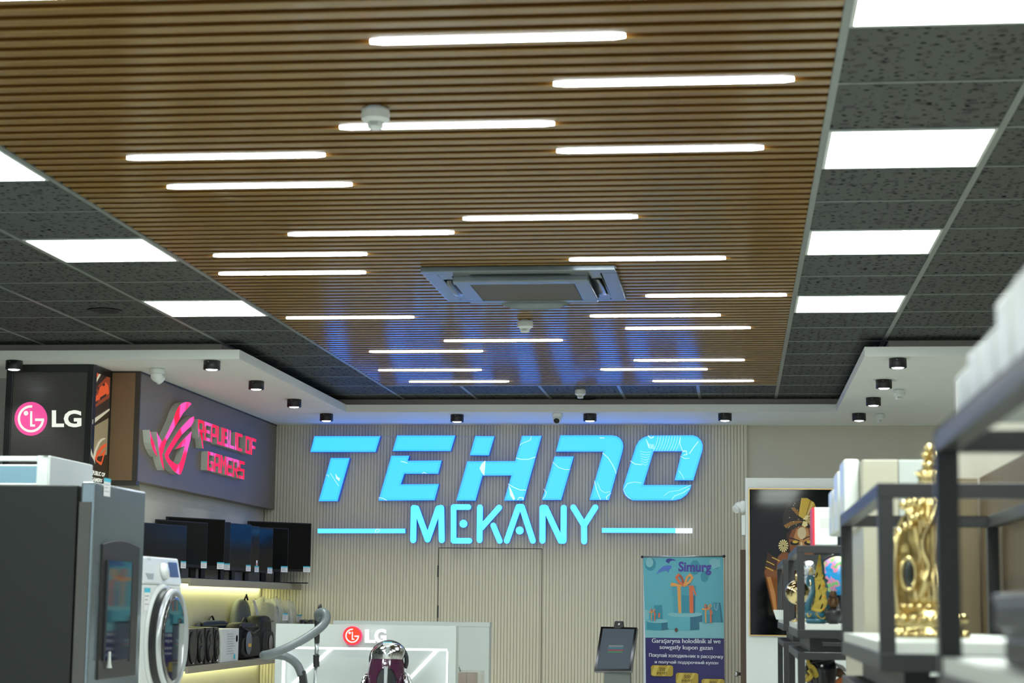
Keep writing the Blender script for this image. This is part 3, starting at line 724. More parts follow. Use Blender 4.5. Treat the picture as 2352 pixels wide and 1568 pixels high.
po.shape(pm['cream'], sp((222, 945), (180, 965), (150, 1000), (110, 1090), (90, 1190), (95, 1245), (75, 1190), (70, 1140), (95, 1060), (130, 985), (165, 948), (195, 938)))
po.shape(pm['cream'], sp((48, 1060), (60, 1110), (80, 1170), (75, 1190), (50, 1150), (42, 1120)))
po.shape(pm['orange'], sp((228, 998), (225, 1035), (180, 1070), (120, 1160), (112, 1190), (145, 1215), (165, 1215), (185, 1140), (140, 1150), (215, 1065), (215, 1090), (190, 1180), (170, 1250), (155, 1253), (110, 1215), (88, 1175), (120, 1095), (170, 1030)))
po.text(M['whitel'], 'REPUBLIC OF', sp((32, 1305), (212, 1345), (205, 1390), (36, 1362)), 0.03)
po.text(M['whitel'], 'GAMERS', sp((48, 1388), (180, 1415), (174, 1455), (44, 1440)), 0.03)
po.build('poster', lb)

# ------------------------------------------------------------------ tall fridge and what stands on it
FX, FY0, FY1, FZ = -2.385, 6.95, 7.575, CAM_Z + 0.435
fg = thing('fridge', (-2.75, 7.25, 0), 'tall dark fridge at the left edge with glossy grey doors and water dispenser', 'fridge')
FXD = FX - 0.055
MB().box(-3.12, FXD - 0.012, FY0, FY1, 0.02, FZ - 0.012).build('body', mat('fridge_side', (24, 28, 28), 0.5, spec=0.35, vary=0.06), fg, bevel=0.006)
M['fdoor'] = mat('fridge_door_gloss', (138, 152, 160), 0.16, 0.75, vary=0.04)
dz = 0.85
dr_ = MB().box(FXD, FX, FY0, FY1, dz + 0.004, FZ)
MB().box(FXD - 0.012, FXD, FY0 + 0.01, FY1 - 0.01, 0.03, FZ - 0.02).build('door_seal', M['void'], fg)
door = dr_.build('door', M['fdoor'], fg, bevel=0.008)
low = MB().box(FXD, FX, FY0, FY1, 0.06, dz).build('drawer', M['fdoor'], fg, bevel=0.008)
MB().box(FXD - 0.002, FX - 0.012, FY0 - 0.006, FY0, 0.5, FZ - 0.075).build('handle', mat('handle_channel', (86, 86, 82), 0.3, 0.6), door)
dsp = MB()
y0d, y1d, z0d, z1d = 7.045, 7.50, CAM_Z - 0.30, CAM_Z + 0.222
pts = [(y0d, z0d), (y1d, z0d), (y1d, z1d - 0.015)] + [(y1d - (y1d - y0d) * k / 8, z1d - 0.015 + 0.02 * math.sin(math.pi * k / 8)) for k in range(1, 8)] + [(y0d, z1d - 0.015)]
dsp.prism([(FX + 0.008, y, z) for y, z in pts], (-0.01, 0, 0))
dd = dsp.build('dispenser', mat('dispenser_surround', (40, 39, 38), 0.3), door, bevel=0.003)
MB().prism([(FX + 0.024, y0d + 0.03, z0d + 0.07), (FX + 0.010, y1d - 0.10, z0d + 0.07), (FX + 0.010, y1d - 0.10, z1d - 0.075), (FX + 0.024, y0d + 0.03, z1d - 0.075)], (-0.02, 0, 0)).build('display_glass', mat('dispenser_glass', (14, 17, 18), 0.04, spec=1.0, vary=0, coat=1.0), dd)
MB().box(FX + 0.006, FX + 0.011, y1d - 0.10, y1d - 0.085, z0d + 0.06, z1d - 0.08).build('recess_edge', M['graphite'], dd)
q = P(245, 1515, X=FX + 0.012)
MB().lathe([(0.012, -0.03), (0.007, -0.012), (0.005, 0.018), (0.006, 0.028), (0.004, 0.032)], (q.x + 0.01, q.y, q.z), n=14).build('nozzle', M['white'], dd)
def price_tag(mb, origin, ux, uz, n, w=0.06, h=0.045):
    """card with a cyan strip on top; mb slots: 0 white, 1 cyan, 2 print"""
    o = Vector(origin); ux = Vector(ux).normalized(); uz = Vector(uz).normalized(); nn = Vector(n).normalized()
    def qd(u0, u1, v0, v1, off, mi):
        fr_ = [o + ux * u0 + uz * v0 + nn * off, o + ux * u1 + uz * v0 + nn * off, o + ux * u1 + uz * v1 + nn * off, o + ux * u0 + uz * v1 + nn * off]
        mb.prism(fr_, -nn * 0.0012, mi)
    qd(0, w, 0, h, 0.001, 0); qd(0, w, h * 0.8, h, 0.0016, 1)
    for k in (0.25, 0.45, 0.62): qd(w * 0.1, w * (0.8 - 0.2 * (k == 0.45)), h * k, h * (k + 0.035), 0.0015, 2)
TAGM = [M['tagw'], M['tagc'], M['grey']]
t = MB(); q = P(237.5, 1138, X=FX + 0.002); price_tag(t, q, (0, 1, 0), (0, 0, 1), (1, 0, 0), 0.075, 0.068); t.build('price_tag', TAGM, door)

bx = thing('display_case', (-2.75, 7.4, FZ), 'white box with pale blue glass front on top of the tall fridge', 'box')
bx0, bx1, bzt = -3.25, -2.655, P(75, 1037, X=-2.655).z
w_ = MB().box(bx1 - 0.012, bx1, 7.2, 7.7, FZ, bzt).box(bx0, bx1 - 0.012, 7.68, 7.7, FZ, bzt).box(bx0, bx1 - 0.012, 7.2, 7.68, FZ, FZ + 0.01).box(bx1 - 0.055, bx1 - 0.012, 7.2, 7.215, FZ, bzt)
w_.build('shell', M['white'], bx, bevel=0.004)
MB().box(bx0, bx1 - 0.055, 7.2, 7.212, bzt - 0.022, bzt - 0.002).build('top_rail', M['white'], bx, bevel=0.002)
MB().box(bx0, bx1 - 0.055, 7.203, 7.208, FZ + 0.002, bzt - 0.04).build('glass_front', mat('pale_blue_glass', (150, 190, 210), 0.08, vary=0.1, trans=0.35), bx)
MB().box(bx0, bx1 - 0.02, 7.3, 7.65, FZ + 0.012, FZ + 0.07).build('inner_tray', mat('blue_white_tray', (170, 200, 215), 0.5), bx)

# ------------------------------------------------------------------ washer tower
WX, WYA, WYB = -2.395, 7.60, 8.16
wz1 = CAM_Z + 0.178
def washer(zb, zt, label):
    o = thing('washing_machine', (-2.7, 7.88, zb), label, 'washing machine')
    zp = zt - 0.115
    MB().box(-2.98, WX, WYA, WYB, zb + 0.01, zp).build('body', M['whitegloss'], o, bevel=0.008)
    cp = MB().prism([(WX + 0.002, WYA, zp), (WX + 0.002, WYB, zp), (WX - 0.02, WYB, zt), (WX - 0.02, WYA, zt)], (-0.5, 0, 0))
    cpo = cp.build('control_panel', M['whitegloss'], o, bevel=0.006)
    nx = Vector((0.115, 0, 0.022)).normalized(); upv = Vector((-0.022, 0, 0.115)).normalized()
    def on(y, v, off=0.0): return Vector((WX + 0.002, y, zp)) + upv * v + nx * off
    MB().prism([on(7.615, 0.006, 0.003), on(7.815, 0.006, 0.003), on(7.815, 0.11, 0.003), on(7.615, 0.11, 0.003)], nx * -0.004).build('detergent_drawer', M['whitegloss'], cpo, bevel=0.0015)
    MB().prism([on(7.65, 0.045, 0.0045), on(7.76, 0.045, 0.0045), on(7.74, 0.02, 0.0045), on(7.675, 0.02, 0.0045)], nx * -0.002).build('drawer_grip', mat('grip_shade', (150, 160, 165), 0.4), cpo)
    MB().lathe([(0.036, 0), (0.036, 0.012), (0.03, 0.022), (0.0001, 0.024)], on(7.90, 0.055, 0), nx, n=32).build('dial', M['whitegloss'], cpo)
    MB().prism([on(8.00, 0.035, 0.004), on(8.12, 0.035, 0.004), on(8.12, 0.098, 0.004), on(8.00, 0.098, 0.004)], nx * -0.005).build('display', mat('washer_display', (52, 84, 130), 0.08, spec=0.8), cpo)
    a = Art(X=WX + 0.003 - 0.012); 
    cy, cz, R = 7.875, zp - 0.226, 0.207
    c0 = Vector((WX, cy, cz))
    MB().lathe([(R + 0.024, 0), (R + 0.023, 0.008), (R + 0.006, 0.014)], c0, (1, 0, 0), n=56).build('door_surround', M['whitegloss'], o)
    dr = MB().lathe([(R + 0.002, 0.0), (R + 0.004, 0.02), (R + 0.002, 0.056), (R - 0.004, 0.063), (R - 0.012, 0.064), (R - 0.016, 0.060)], c0, (1, 0, 0), n=64)
    do = dr.build('door', mat('silver_rim', (206, 212, 216), 0.3, 0.55, vary=0.03), o)
    MB().lathe([(R + 0.0035, 0.012), (R + 0.0055, 0.016), (R + 0.0055, 0.042), (R + 0.0035, 0.046)], c0, (1, 0, 0), n=56).build('door_band', M['graphite'], do)
    MB().lathe([((R - 0.0145) * t_, 0.0638 - 0.0012 * t_ * t_) for t_ in (1, .85, .7, .55, .4, .25, .1, .001)], c0, (1, 0.022, 0), n=56).build('door_glass', mat('washer_glass', (8, 12, 20), 0.02, spec=1.0, vary=0, coat=1.0), do)
    t = MB(); price_tag(t, (WX + 0.001, 7.63, zp - 0.105), (0, 1, 0), (0, 0, 1), (1, 0, 0), 0.075, 0.09); t.build('price_tag', TAGM, o)
    t = MB(); price_tag(t, (WX + 0.001, 8.10, zp - 0.07), (0, 1, 0), (0, 0, 1), (1, 0, 0), 0.04, 0.035); t.build('energy_sticker', TAGM, o)
    lgp = Art(X=WX - 0.006); lgp.text(mat('logo_grey', (90, 96, 120), 0.5), 'LG', [(339, 1279), (346, 1280), (346, 1286), (339, 1285)]); lgp.build('logo', cpo)
washer(wz1 - 0.85, wz1, 'white front loading washer with round glass door stacked beside the tall fridge')
def plain_machine(zb, zt, label):
    o = thing('washing_machine', (-2.7, 7.88, zb), label, 'washing machine')
    MB().box(-2.98, WX, WYA, WYB, zb, zt - 0.002).build('body', M['whitegloss'], o, bevel=0.008)
    MB().lathe([(0.25, 0), (0.245, 0.03), (0.22, 0.05), (0.2, 0.045)], (WX, 7.9, zb + 0.42), (1, 0, 0), n=40).build('door', M['chrome'], o)
plain_machine(0.0, wz1 - 0.85, 'white washing machine carrying the stacked washer')

# ------------------------------------------------------------------ wall shelves at the left with screens, speakers and bags
SX = -3.727
s1t, s1b = CAM_Z + 0.150, CAM_Z + 0.098
s2t, s2b = CAM_Z - 0.452, CAM_Z - 0.497
M['shelf'] = mat('taupe_shelf', (150, 144, 126), 0.5, vary=0.04)
M['strip'] = glow('shelf_led_strip', (244, 246, 178), 14.0)
def wall_shelf(zt, zb, x, label):
    o = thing('wall_shelf', (-3.9, 14.5, zb), label, 'shelf', 'taupe wall shelves')
    MB().box(-4.078, x - 0.02, 12.92, YB - 0.03, zt - 0.03, zt).box(x - 0.02, x, 12.92, YB - 0.03, zb, zt).build('board', M['shelf'], o, bevel=0.002)
    MB().box(-4.06, -4.03, 13.0, YB - 0.1, zt - 0.040, zt - 0.031).build('light_strip', M['strip'], o)
wall_shelf(s1t, s1b, SX, 'upper taupe wall shelf carrying the row of black monitors')
wall_shelf(s2t, s2b, SX, 'lower taupe wall shelf carrying speakers and bags')

def monitor(xl, yl, xr, yr, yb, label, xw=-4.045, tagx=True, sticker=False, bw=0.1):
    a = P(xl, yl, X=xw); b = P(xr, yr, Z=a.z)
    b = Vector((b.x, b.y, 0)); zt = a.z; zb_ = P(xr, yb, Y=b.y).z; a = Vector((a.x, a.y, 0))
    d = (b - a); W = d.length; d.normalize(); nn = Vector((d.y, -d.x, 0))      # facing the aisle
    mid = (a + b) / 2
    o = thing('monitor', (mid.x, mid.y, s1t), label, 'monitor', 'monitors on the upper wall shelf')
    def pt(u, v, z): return a + d * u + nn * v + Vector((0, 0, z))
    def slab(mb, u0, u1, v0, v1, z0, z1, mi=0):
        vs = [pt(u, v, z) for z in (z0, z1) for v in (v0, v1) for u in (u0, u1)]
        mb.add(vs, [(0, 2, 3, 1), (4, 5, 7, 6), (0, 1, 5, 4), (2, 6, 7, 3), (0, 4, 6, 2), (1, 3, 7, 5)], mi)
    m = MB(); slab(m, 0, W, -0.02, 0, zb_, zt); m.build('casing', M['plastic'], o, bevel=0.003)
    m = MB(); slab(m, 0.009, W - 0.009, -0.001, 0.0015, zb_ + 0.022, zt - 0.009); m.build('screen', M['screen'], o)
    m = MB(); slab(m, W / 2 - 0.025, W / 2 + 0.025, -0.045, -0.021, s1t + 0.008, zb_ + 0.12); m.build('neck', M['plastic'], o)
    m = MB(); slab(m, W / 2 - bw, W / 2 + bw, -0.05, 0.05, s1t + 0.0005, s1t + 0.01); m.build('base', M['plastic'], o, bevel=0.003)
    if tagx:
        t = MB(); price_tag(t, pt(W - 0.075, 0.003, zb_ - 0.003), d, (0, 0, 1), nn, 0.07, 0.05); t.build('price_tag', TAGM, o)
    if sticker:
        m = MB(); slab(m, W - 0.05, W - 0.025, 0.0018, 0.0026, zb_ + 0.05, zb_ + 0.092, 0); slab(m, W - 0.045, W - 0.03, 0.0026, 0.003, zb_ + 0.052, zb_ + 0.07, 1); m.build('sticker', [M['tagw'], mat('sticker_red', (206, 60, 70), 0.5)], o)
    return o
monitor(310, 1197.7, 430, 1207.3, 1304, 'black monitor partly hidden behind the washer, nearest on the upper shelf')
monitor(361, 1191.8, 478, 1200, 1304, 'second black monitor from the washer on the upper shelf', )
monitor(385, 1185.5, 518, 1193, 1306, 'tallest black monitor on the upper shelf with its top above the second one')
monitor(418, 1191, 531, 1199, 1308, 'dark monitor mostly hidden, a thin strip right of the tallest one')
monitor(458, 1195, 578.6, 1204.5, 1311, 'dark blue reflecting monitor in the middle of the upper shelf')
monitor(490, 1200, 597, 1209, 1313, 'monitor with a small red and white sticker, behind the middle one', sticker=True)
monitor(520, 1206, 628, 1213.5, 1316, 'dark blue monitor third from the back wall on the upper shelf')
monitor(560, 1208.5, 663.6, 1213, 1313, 'black monitor overlapping the large rear screen')
monitor(570.6, 1195.8, 715.8, 1201.6, 1313, 'large black monitor against the ribbed wall at the end of the upper shelf', bw=0.26)

def loudspeaker(y0, y1, x0, x1, h, label, yaw=0.0, woofers=True):
    o = thing('loudspeaker', ((x0 + x1) / 2, (y0 + y1) / 2, s2t), label, 'speaker', 'black loudspeakers on the lower shelf')
    MB().box(x0, x1, y0, y1, s2t + 0.001, s2t + h).build('cabinet', M['plastic'], o, bevel=0.004)
    cy = (y0 + y1) / 2; w = (y1 - y0)
    g = MB().prism([(x1 + 0.012, cy + 0.42 * w * math.cos(t), s2t + h * 0.5 + h * 0.43 * math.sin(t)) for t in [2 * math.pi * k / 24 for k in range(24)]], (-0.0115, 0, 0))
    g.build('grille', M['black'], o, bevel=0.003)
    if woofers:
        MB().lathe([(w * 0.16, 0.012), (w * 0.17, 0.016), (w * 0.1, 0.013), (0.0001, 0.015)], (x1, cy, s2t + h * 0.72), (1, 0, 0), n=20).lathe([(w * 0.3, 0.012), (w * 0.31, 0.017), (w * 0.2, 0.013), (0.0001, 0.016)], (x1, cy, s2t + h * 0.32), (1, 0, 0), n=20).build('driver', M['graphite'], o)
    MB().lathe([(0.008, 0), (0.008, 0.014), (0.0001, 0.016)], (x1 + 0.0005, cy, s2t + 0.02), (1, 0, 0), n=12).build('knob', M['chrome'], o)
loudspeaker(13.02, 13.22, -3.98, -3.76, 0.255, 'black loudspeaker nearest the washer on the lower shelf', woofers=False)
loudspeaker(13.27, 13.45, -3.98, -3.77, 0.255, 'second black loudspeaker from the washer on the lower shelf')
loudspeaker(13.50, 13.68, -3.98, -3.77, 0.26, 'third black loudspeaker from the washer, beside the slim one')
loudspeaker(13.72, 13.84, -3.98, -3.77, 0.26, 'slim black loudspeaker standing against the white box')
# white printer carton
cb = thing('carton', (-3.88, 14.12, s2t), 'white printed carton between the slim speaker and the black bags', 'box')
MB().box(-3.955, -3.755, 13.88, 14.36, s2t + 0.001, s2t + 0.245).build('box', mat('white_carton', (215, 218, 216), 0.6), cb, bevel=0.003)
a = Art(X=-3.754); gm = mat('carton_print', (150, 156, 158), 0.6)
for k in range(9):
    z = s2t + 0.06 + k * 0.018
    a.mb.add([(-3.7535, 14.02, z), (-3.7535, 14.24 - 0.03 * (k % 3), z), (-3.7535, 14.24 - 0.03 * (k % 3), z + 0.004), (-3.7535, 14.02, z + 0.004)], [(0, 1, 2, 3)], a.mi(gm))
a.mb.add([(-3.7535, 14.22, s2t + 0.02), (-3.7535, 14.27, s2t + 0.02), (-3.7535, 14.27, s2t + 0.055), (-3.7535, 14.22, s2t + 0.055)], [(0, 1, 2, 3)], a.mi(M['tagc']))
a.mb.lathe([(0.026, 0), (0.023, 0)], (-3.7535, 14.3, s2t + 0.17), (1, 0, 0), n=20, mi=a.mi(M['graphite']))
a.build('print', cb)

def soft_box(mb, x0, x1, y0, y1, z0, z1, pw=3.2, mi=0, lean=0.0, top=0.85):
    """pillowy bag shape: super-ellipsoid, a little narrower at the top, flat below"""
    n, m = 28, 14; c = Vector(((x0 + x1) / 2, (y0 + y1) / 2, (z0 + z1) / 2)); h = ((x1 - x0) / 2, (y1 - y0) / 2, (z1 - z0) / 2); vs = []
    def sg_(v, e): return math.copysign(abs(v) ** e, v)
    e = 2 / pw
    for i in range(m + 1):
        th = -math.pi / 2 + math.pi * i / m
        for k in range(n):
            ph = 2 * math.pi * k / n
            zz = sg_(math.sin(th), e); s_ = 1 - (1 - top) * (zz + 1) / 2
            r = sg_(math.cos(th), e)
            vs.append(c + Vector((h[0] * r * sg_(math.cos(ph), e) * s_ + lean * (zz + 1) / 2, h[1] * r * sg_(math.sin(ph), e) * s_, h[2] * zz)))
    mb.add(vs, [(i * n + k, i * n + (k + 1) % n, (i + 1) * n + (k + 1) % n, (i + 1) * n + k) for i in range(m) for k in range(n)], mi, True)
M['nylon'] = mat('black_nylon', (21, 22, 23), 0.6, bump=0.2, scale=(30, 30, 30))
M['greyfab'] = mat('grey_canvas', (126, 132, 128), 0.8, bump=0.3, scale=(40, 40, 40))
M['navy'] = mat('navy_fabric', (34, 46, 78), 0.7, bump=0.2, scale=(30, 30, 30))
def bag(x0, x1, y0, y1, h, m, label, name='laptop_bag', handle=True, z0=None, tags=1, pocket=True):
    z0 = s2t + 0.001 if z0 is None else z0
    o = thing(name, ((x0 + x1) / 2, (y0 + y1) / 2, z0), label, 'bag', None)
    mb = MB(); soft_box(mb, x0, x1, y0, y1, z0, z0 + h, 5.0, top=0.93); mb.build('body', m, o)
    if pocket:
        mb = MB(); soft_box(mb, x1 - 0.03, x1 + 0.022, y0 + 0.03, y1 - 0.03, z0 + 0.02, z0 + h * 0.62, 6.0); mb.build('front_pocket', m, o)
    cy = (y0 + y1) / 2
    if handle:
        pth = [(x1 - 0.05, cy - 0.09 + 0.18 * k / 10, z0 + h - 0.012 + 0.045 * math.sin(math.pi * k / 10)) for k in range(11)]
        MB().tube(pth, 0.008, 8).build('handle', M['black'], o)
        MB().tube([(x1 - 0.02, y0 + 0.05, z0 + h - 0.02), (x1 + 0.012, y0 + 0.1, z0 + h * 0.8), (x1 + 0.02, cy, z0 + h * 0.7), (x1 + 0.012, y1 - 0.1, z0 + h * 0.8), (x1 - 0.02, y1 - 0.05, z0 + h - 0.02)], 0.009, 8).build('strap', M['black'], o)
    MB().tube([(x1 + 0.0, y0 + 0.03, z0 + h * 0.86), (x1 + 0.004, cy, z0 + h * 0.87), (x1, y1 - 0.03, z0 + h * 0.86)], 0.004, 6).build('zipper', M['graphite'], o)
    return o
b = bag(-4.075, -3.99, 14.15, 15.05, 0.30, M['navy'], 'navy blue laptop bag lying behind the black loudspeakers', pocket=False)
b = bag(-3.945, -3.785, 14.54, 15.14, 0.285, M['nylon'], 'large black briefcase with carry handle right behind the white carton')
q = MB().lathe([(0.09, 0), (0.088, 0.003), (0.0001, 0.003)], (-3.758, 14.68, s2t + 0.13), (1, 0, 0), n=24); qo = q.build('round_hang_tag', mat('tag_print', (96, 106, 120), 0.5, vary=0.5, scale=(30, 30, 30)), b)
MB().box(-3.756, -3.753, 14.66, 14.74, s2t + 0.10, s2t + 0.125).build('hang_tag_label', mat('tag_yellow', (226, 170, 50), 0.5), b)
b = bag(-3.945, -3.775, 15.17, 15.56, 0.335, M['nylon'], 'tall black bag standing between the briefcase and the wrapped backpacks', handle=False)
MB().lathe([(0.06, 0), (0.058, 0.003), (0.0001, 0.003)], (-3.75, 15.36, s2t + 0.12), (1, 0, 0), n=24).build('round_hang_tag', mat('tag_print_grey', (130, 122, 120), 0.5, vary=0.5, scale=(30, 30, 30)), b)
# grey backpack standing behind on the shelf
def backpack(x0, x1, y0, y1, h, m, label, wrapped=False, tg=True):
    z0 = s2t + 0.001
    o = thing('backpack', ((x0 + x1) / 2, (y0 + y1) / 2, z0), label, 'backpack')
    mb = MB(); soft_box(mb, x0, x1, y0, y1, z0, z0 + h, 2.8, top=0.8); mb.build('body', m, o)
    cy = (y0 + y1) / 2
    mb = MB(); soft_box(mb, x1 - 0.07, x1 + 0.01, y0 + 0.07, y1 - 0.05, z0 + 0.02, z0 + h * 0.7, 3.2, top=0.85); mb.build('front_pocket', m, o)
    arc = [(x1 - 0.035, cy + (y1 - y0) * 0.36 * math.cos(t), z0 + h * 0.55 + h * 0.38 * math.sin(t)) for t in [math.pi * k / 14 for k in range(15)]]
    MB().tube(arc, 0.006, 7).build('zipper', M['black'], o)
    MB().tube([(x0 + 0.1, cy - 0.05, z0 + h - 0.01), (x0 + 0.1, cy, z0 + h + 0.03), (x0 + 0.1, cy + 0.05, z0 + h - 0.01)], 0.008, 8).build('handle', M['black'], o)
    MB().tube([(x1 + 0.004, cy - 0.02, z0 + h * 0.66), (x1 + 0.014, cy - 0.015, z0 + h * 0.58), (x1 + 0.012, cy - 0.01, z0 + h * 0.5)], 0.006, 6).build('pull_cord', M['black'], o)
    if tg:
        t = MB(); price_tag(t, (x1 + 0.012, y1 - 0.17, z0 + h * 0.66), (0.1, 1, 0), (0, 0, 1), (1, 0, 0), 0.11, 0.07); t.build('price_tag', TAGM, o)
    return o
bp = backpack(-4.075, -3.96, 15.10, 15.70, 0.47, M['greyfab'], 'grey backpack with a long white paper tag behind the black bags', tg=False)
MB().prism([(-3.945, 15.50, s2t + 0.46), (-3.945, 15.58, s2t + 0.455), (-3.935, 15.69, s2t + 0.34), (-3.935, 15.60, s2t + 0.335)], (-0.003, 0, 0)).build('paper_tag', M['tagw'], bp)
M['film2'] = mat('clear_plastic_bag', (235, 240, 240), 0.12, vary=0, spec=0.8, alpha=0.36, bump=1.0, scale=(16, 16, 16))
def wrap(parent, x0, x1, y0, y1, h, peaks):
    z0 = s2t + 0.002; n = 40; mb = MB(); vs = []; lv = (0.0, 0.3, 0.6, 0.8, 0.92, 1.0)
    cx, cy = (x0 + x1) / 2, (y0 + y1) / 2; rnd = random.Random(int(y0 * 100))
    for li, l in enumerate(lv):
        for k in range(n):
            t = 2 * math.pi * k / n; sq_ = 1 / max(abs(math.cos(t)), abs(math.sin(t))) ** 0.75
            f = (1.0 if l < 0.7 else 1 - 1.1 * (l - 0.7)) * (1 + rnd.uniform(-0.05, 0.05))
            zz = z0 + l * h + (peaks * math.sin(3 * t + y0) * math.cos(2 * t + 1) + rnd.uniform(-0.008, 0.008) if l > 0.7 else rnd.uniform(-0.006, 0.006) if l > 0 else 0)
            vs.append((cx + (x1 - x0) / 2 * math.cos(t) * sq_ * f, cy + (y1 - y0) / 2 * math.sin(t) * sq_ * f, zz))
    mb.add(vs, [(i * n + k, i * n + (k + 1) % n, (i + 1) * n + (k + 1) % n, (i + 1) * n + k) for i in range(len(lv) - 1) for k in range(n)], 0, True)
    mb.build('plastic_wrap', M['film2'], parent)
    t = MB(); price_tag(t, (x1 + 0.012, y0 + 0.06, z0 + h * 0.62), (0.1, 1, 0), (0, 0, 1), (1, 0, 0), 0.13, 0.06); t.build('price_tag', TAGM, parent)
bw = backpack(-4.05, -3.80, 15.76, 16.0, 0.44, M['nylon'], 'black backpack in clear plastic wrap, left one of two', tg=False)
wrap(bw, -4.065, -3.77, 15.72, 16.02, 0.47, 0.02)
bw = backpack(-4.05, -3.77, 16.06, 16.28, 0.41, M['nylon'], 'black backpack in clear plastic wrap, next to the ribbed wall', tg=False)
wrap(bw, -4.065, -3.72, 16.03, 16.31, 0.45, 0.02)

# low ledge behind the counter with dark wrapped packets
q = P(680, 1428, Y=16.2)
for k, (a0, a1, lab) in enumerate(((688, 706, 'dark plastic wrapped packet nearer the bags above the white counter'), (708, 724, 'dark plastic wrapped packet nearer the vacuum wand above the white counter'))):
    pa, pb = P(a0, 1422, Y=16.12), P(a1, 1434, Y=16.12)
    mb = MB(); soft_box(mb, pa.x, pb.x, 16.02, 16.28, CAM_Z - 0.3, pa.z, 5)
    tag(mb.build('wrapped_packet', mat('wrapped_dark', (36, 38, 40), 0.25, bump=0.6, scale=(20, 20, 20)), None), lab, 'packet', 'dark wrapped packets')
lo = MB().box(-3.69, -3.3, 15.95, 16.31, 0, CAM_Z - 0.3)
tag(lo.build('low_cabinet', M['shelf'], None, bevel=0.003), 'low taupe cabinet under the dark wrapped packets behind the counter', 'cabinet')

# ------------------------------------------------------------------ white display counter with logo
CY = 11.0
cl, cr_, ct = P(634, 1432, Y=CY).x, P(1048, 1437, Y=CY).x, P(840, 1434.5, Y=CY).z
ctr = thing('display_counter', ((cl + cr_) / 2, CY + 0.2, 0), 'white display counter with lit recess and a round red logo', 'counter')
rl, rr = P(648, 1500, Y=CY).x, P(1029, 1500, Y=CY).x
rt = P(840, 1487, Y=CY).z
cm = MB()
cm.box(cl, cr_, CY, CY + 0.10, rt, ct); cm.box(cl, rl, CY, CY + 0.10, 0, rt); cm.box(rr, cr_, CY, CY + 0.10, 0, rt)
cm.box(rl, rr, CY + 0.07, CY + 0.10, 0, rt); cm.box(rl, rr, CY, CY + 0.07, 0, 0.75)
M['cwhite'] = mat('counter_white', (190, 197, 194), 0.35, vary=0.02)
cm.build('carcass', M['cwhite'], ctr)
M['tube'] = glow('counter_led', (245, 250, 255), 3.4)
st = MB().box(rl + 0.01, rr - 0.01, CY + 0.02, CY + 0.035, rt - 0.012, rt - 0.001); st.build('light_strip', M['tube'], ctr)
MB().box(rr - 0.012, rr - 0.001, CY + 0.02, CY + 0.035, 0.8, rt - 0.015).build('light_strip', M['tube'], ctr)
MB().box(rl + 0.001, rl + 0.012, CY + 0.02, CY + 0.035, 0.8, rt - 0.015).build('light_strip', M['tube'], ctr)
for (xa, ya, xb, yb) in ((763, 1487, 672, 1571), (1008, 1488, 940, 1559)):
    pa, pb = P(xa, ya, Y=CY + 0.064), P(xb, yb, Y=CY + 0.064); d = (pb - pa).normalized(); nv = Vector((d.z, 0, -d.x)) * 0.008
    MB().prism([pa + nv, pb + nv, pb - nv, pa - nv], (0, 0.006, 0)).build('diagonal_light', M['tube'], ctr)
a = Art(Y=CY - 0.022)
mr = glow('logo_red', (255, 62, 30), 1.0); mw = glow('logo_white', (252, 250, 255), 1.05); mp = glow('logo_pink_rim', (255, 45, 120), 1.0)
rim = MB().prism([P(x, y, Y=CY - 0.021) for x, y in ell(809, 1459.5, 21.6, 21.8, 40)], (0, 0.021, 0)); rim.build('logo_disc', mp, ctr)
lg_logo(a, 809, 1459.5, 19.6, mr, mw, 1.03)
a.build('logo_face', ctr)
for ch, q in (('L', (838, 1445, 861, 1476)), ('G', (859.5, 1444, 886, 1476.5))):
    vs, fs_ = text2d(ch, 0.035); mb = MB(); qq = rect(*q)
    fr_ = [P(*quadpt(qq, u, v), Y=CY - 0.024) for u, v in vs]; bk = [p_ + Vector((0, 0.024, 0)) for p_ in fr_]; nn = len(fr_)
    mb.add(fr_, fs_); 
    ed = {}
    for f in fs_:
        for i in range(len(f)):
            e = (f[i], f[(i + 1) % len(f)]); ed[e] = 1
    mb.add(fr_ + bk, [(e[1], e[0], e[0] + nn, e[1] + nn) for e in ed if (e[1], e[0]) not in ed])
    mb.build('letter', mw, ctr)

C2 = 12.9
c2l, c2r, c2t = P(766, 1426, Y=C2).x, P(1124, 1428.5, Y=C2).x, P(960, 1427, Y=C2).z
c2 = thing('display_counter', ((c2l + c2r) / 2, C2 + 0.3, 0), 'plain white counter standing behind the logo counter', 'counter')
MB().box(c2l, c2r, C2, C2 + 0.12, 0, c2t - 0.03).build('carcass', M['cwhite'], c2)
MB().box(c2l - 0.004, c2r + 0.004, C2 - 0.004, C2 + 0.124, c2t - 0.03, c2t).build('worktop', M['cwhite'], c2, bevel=0.002)
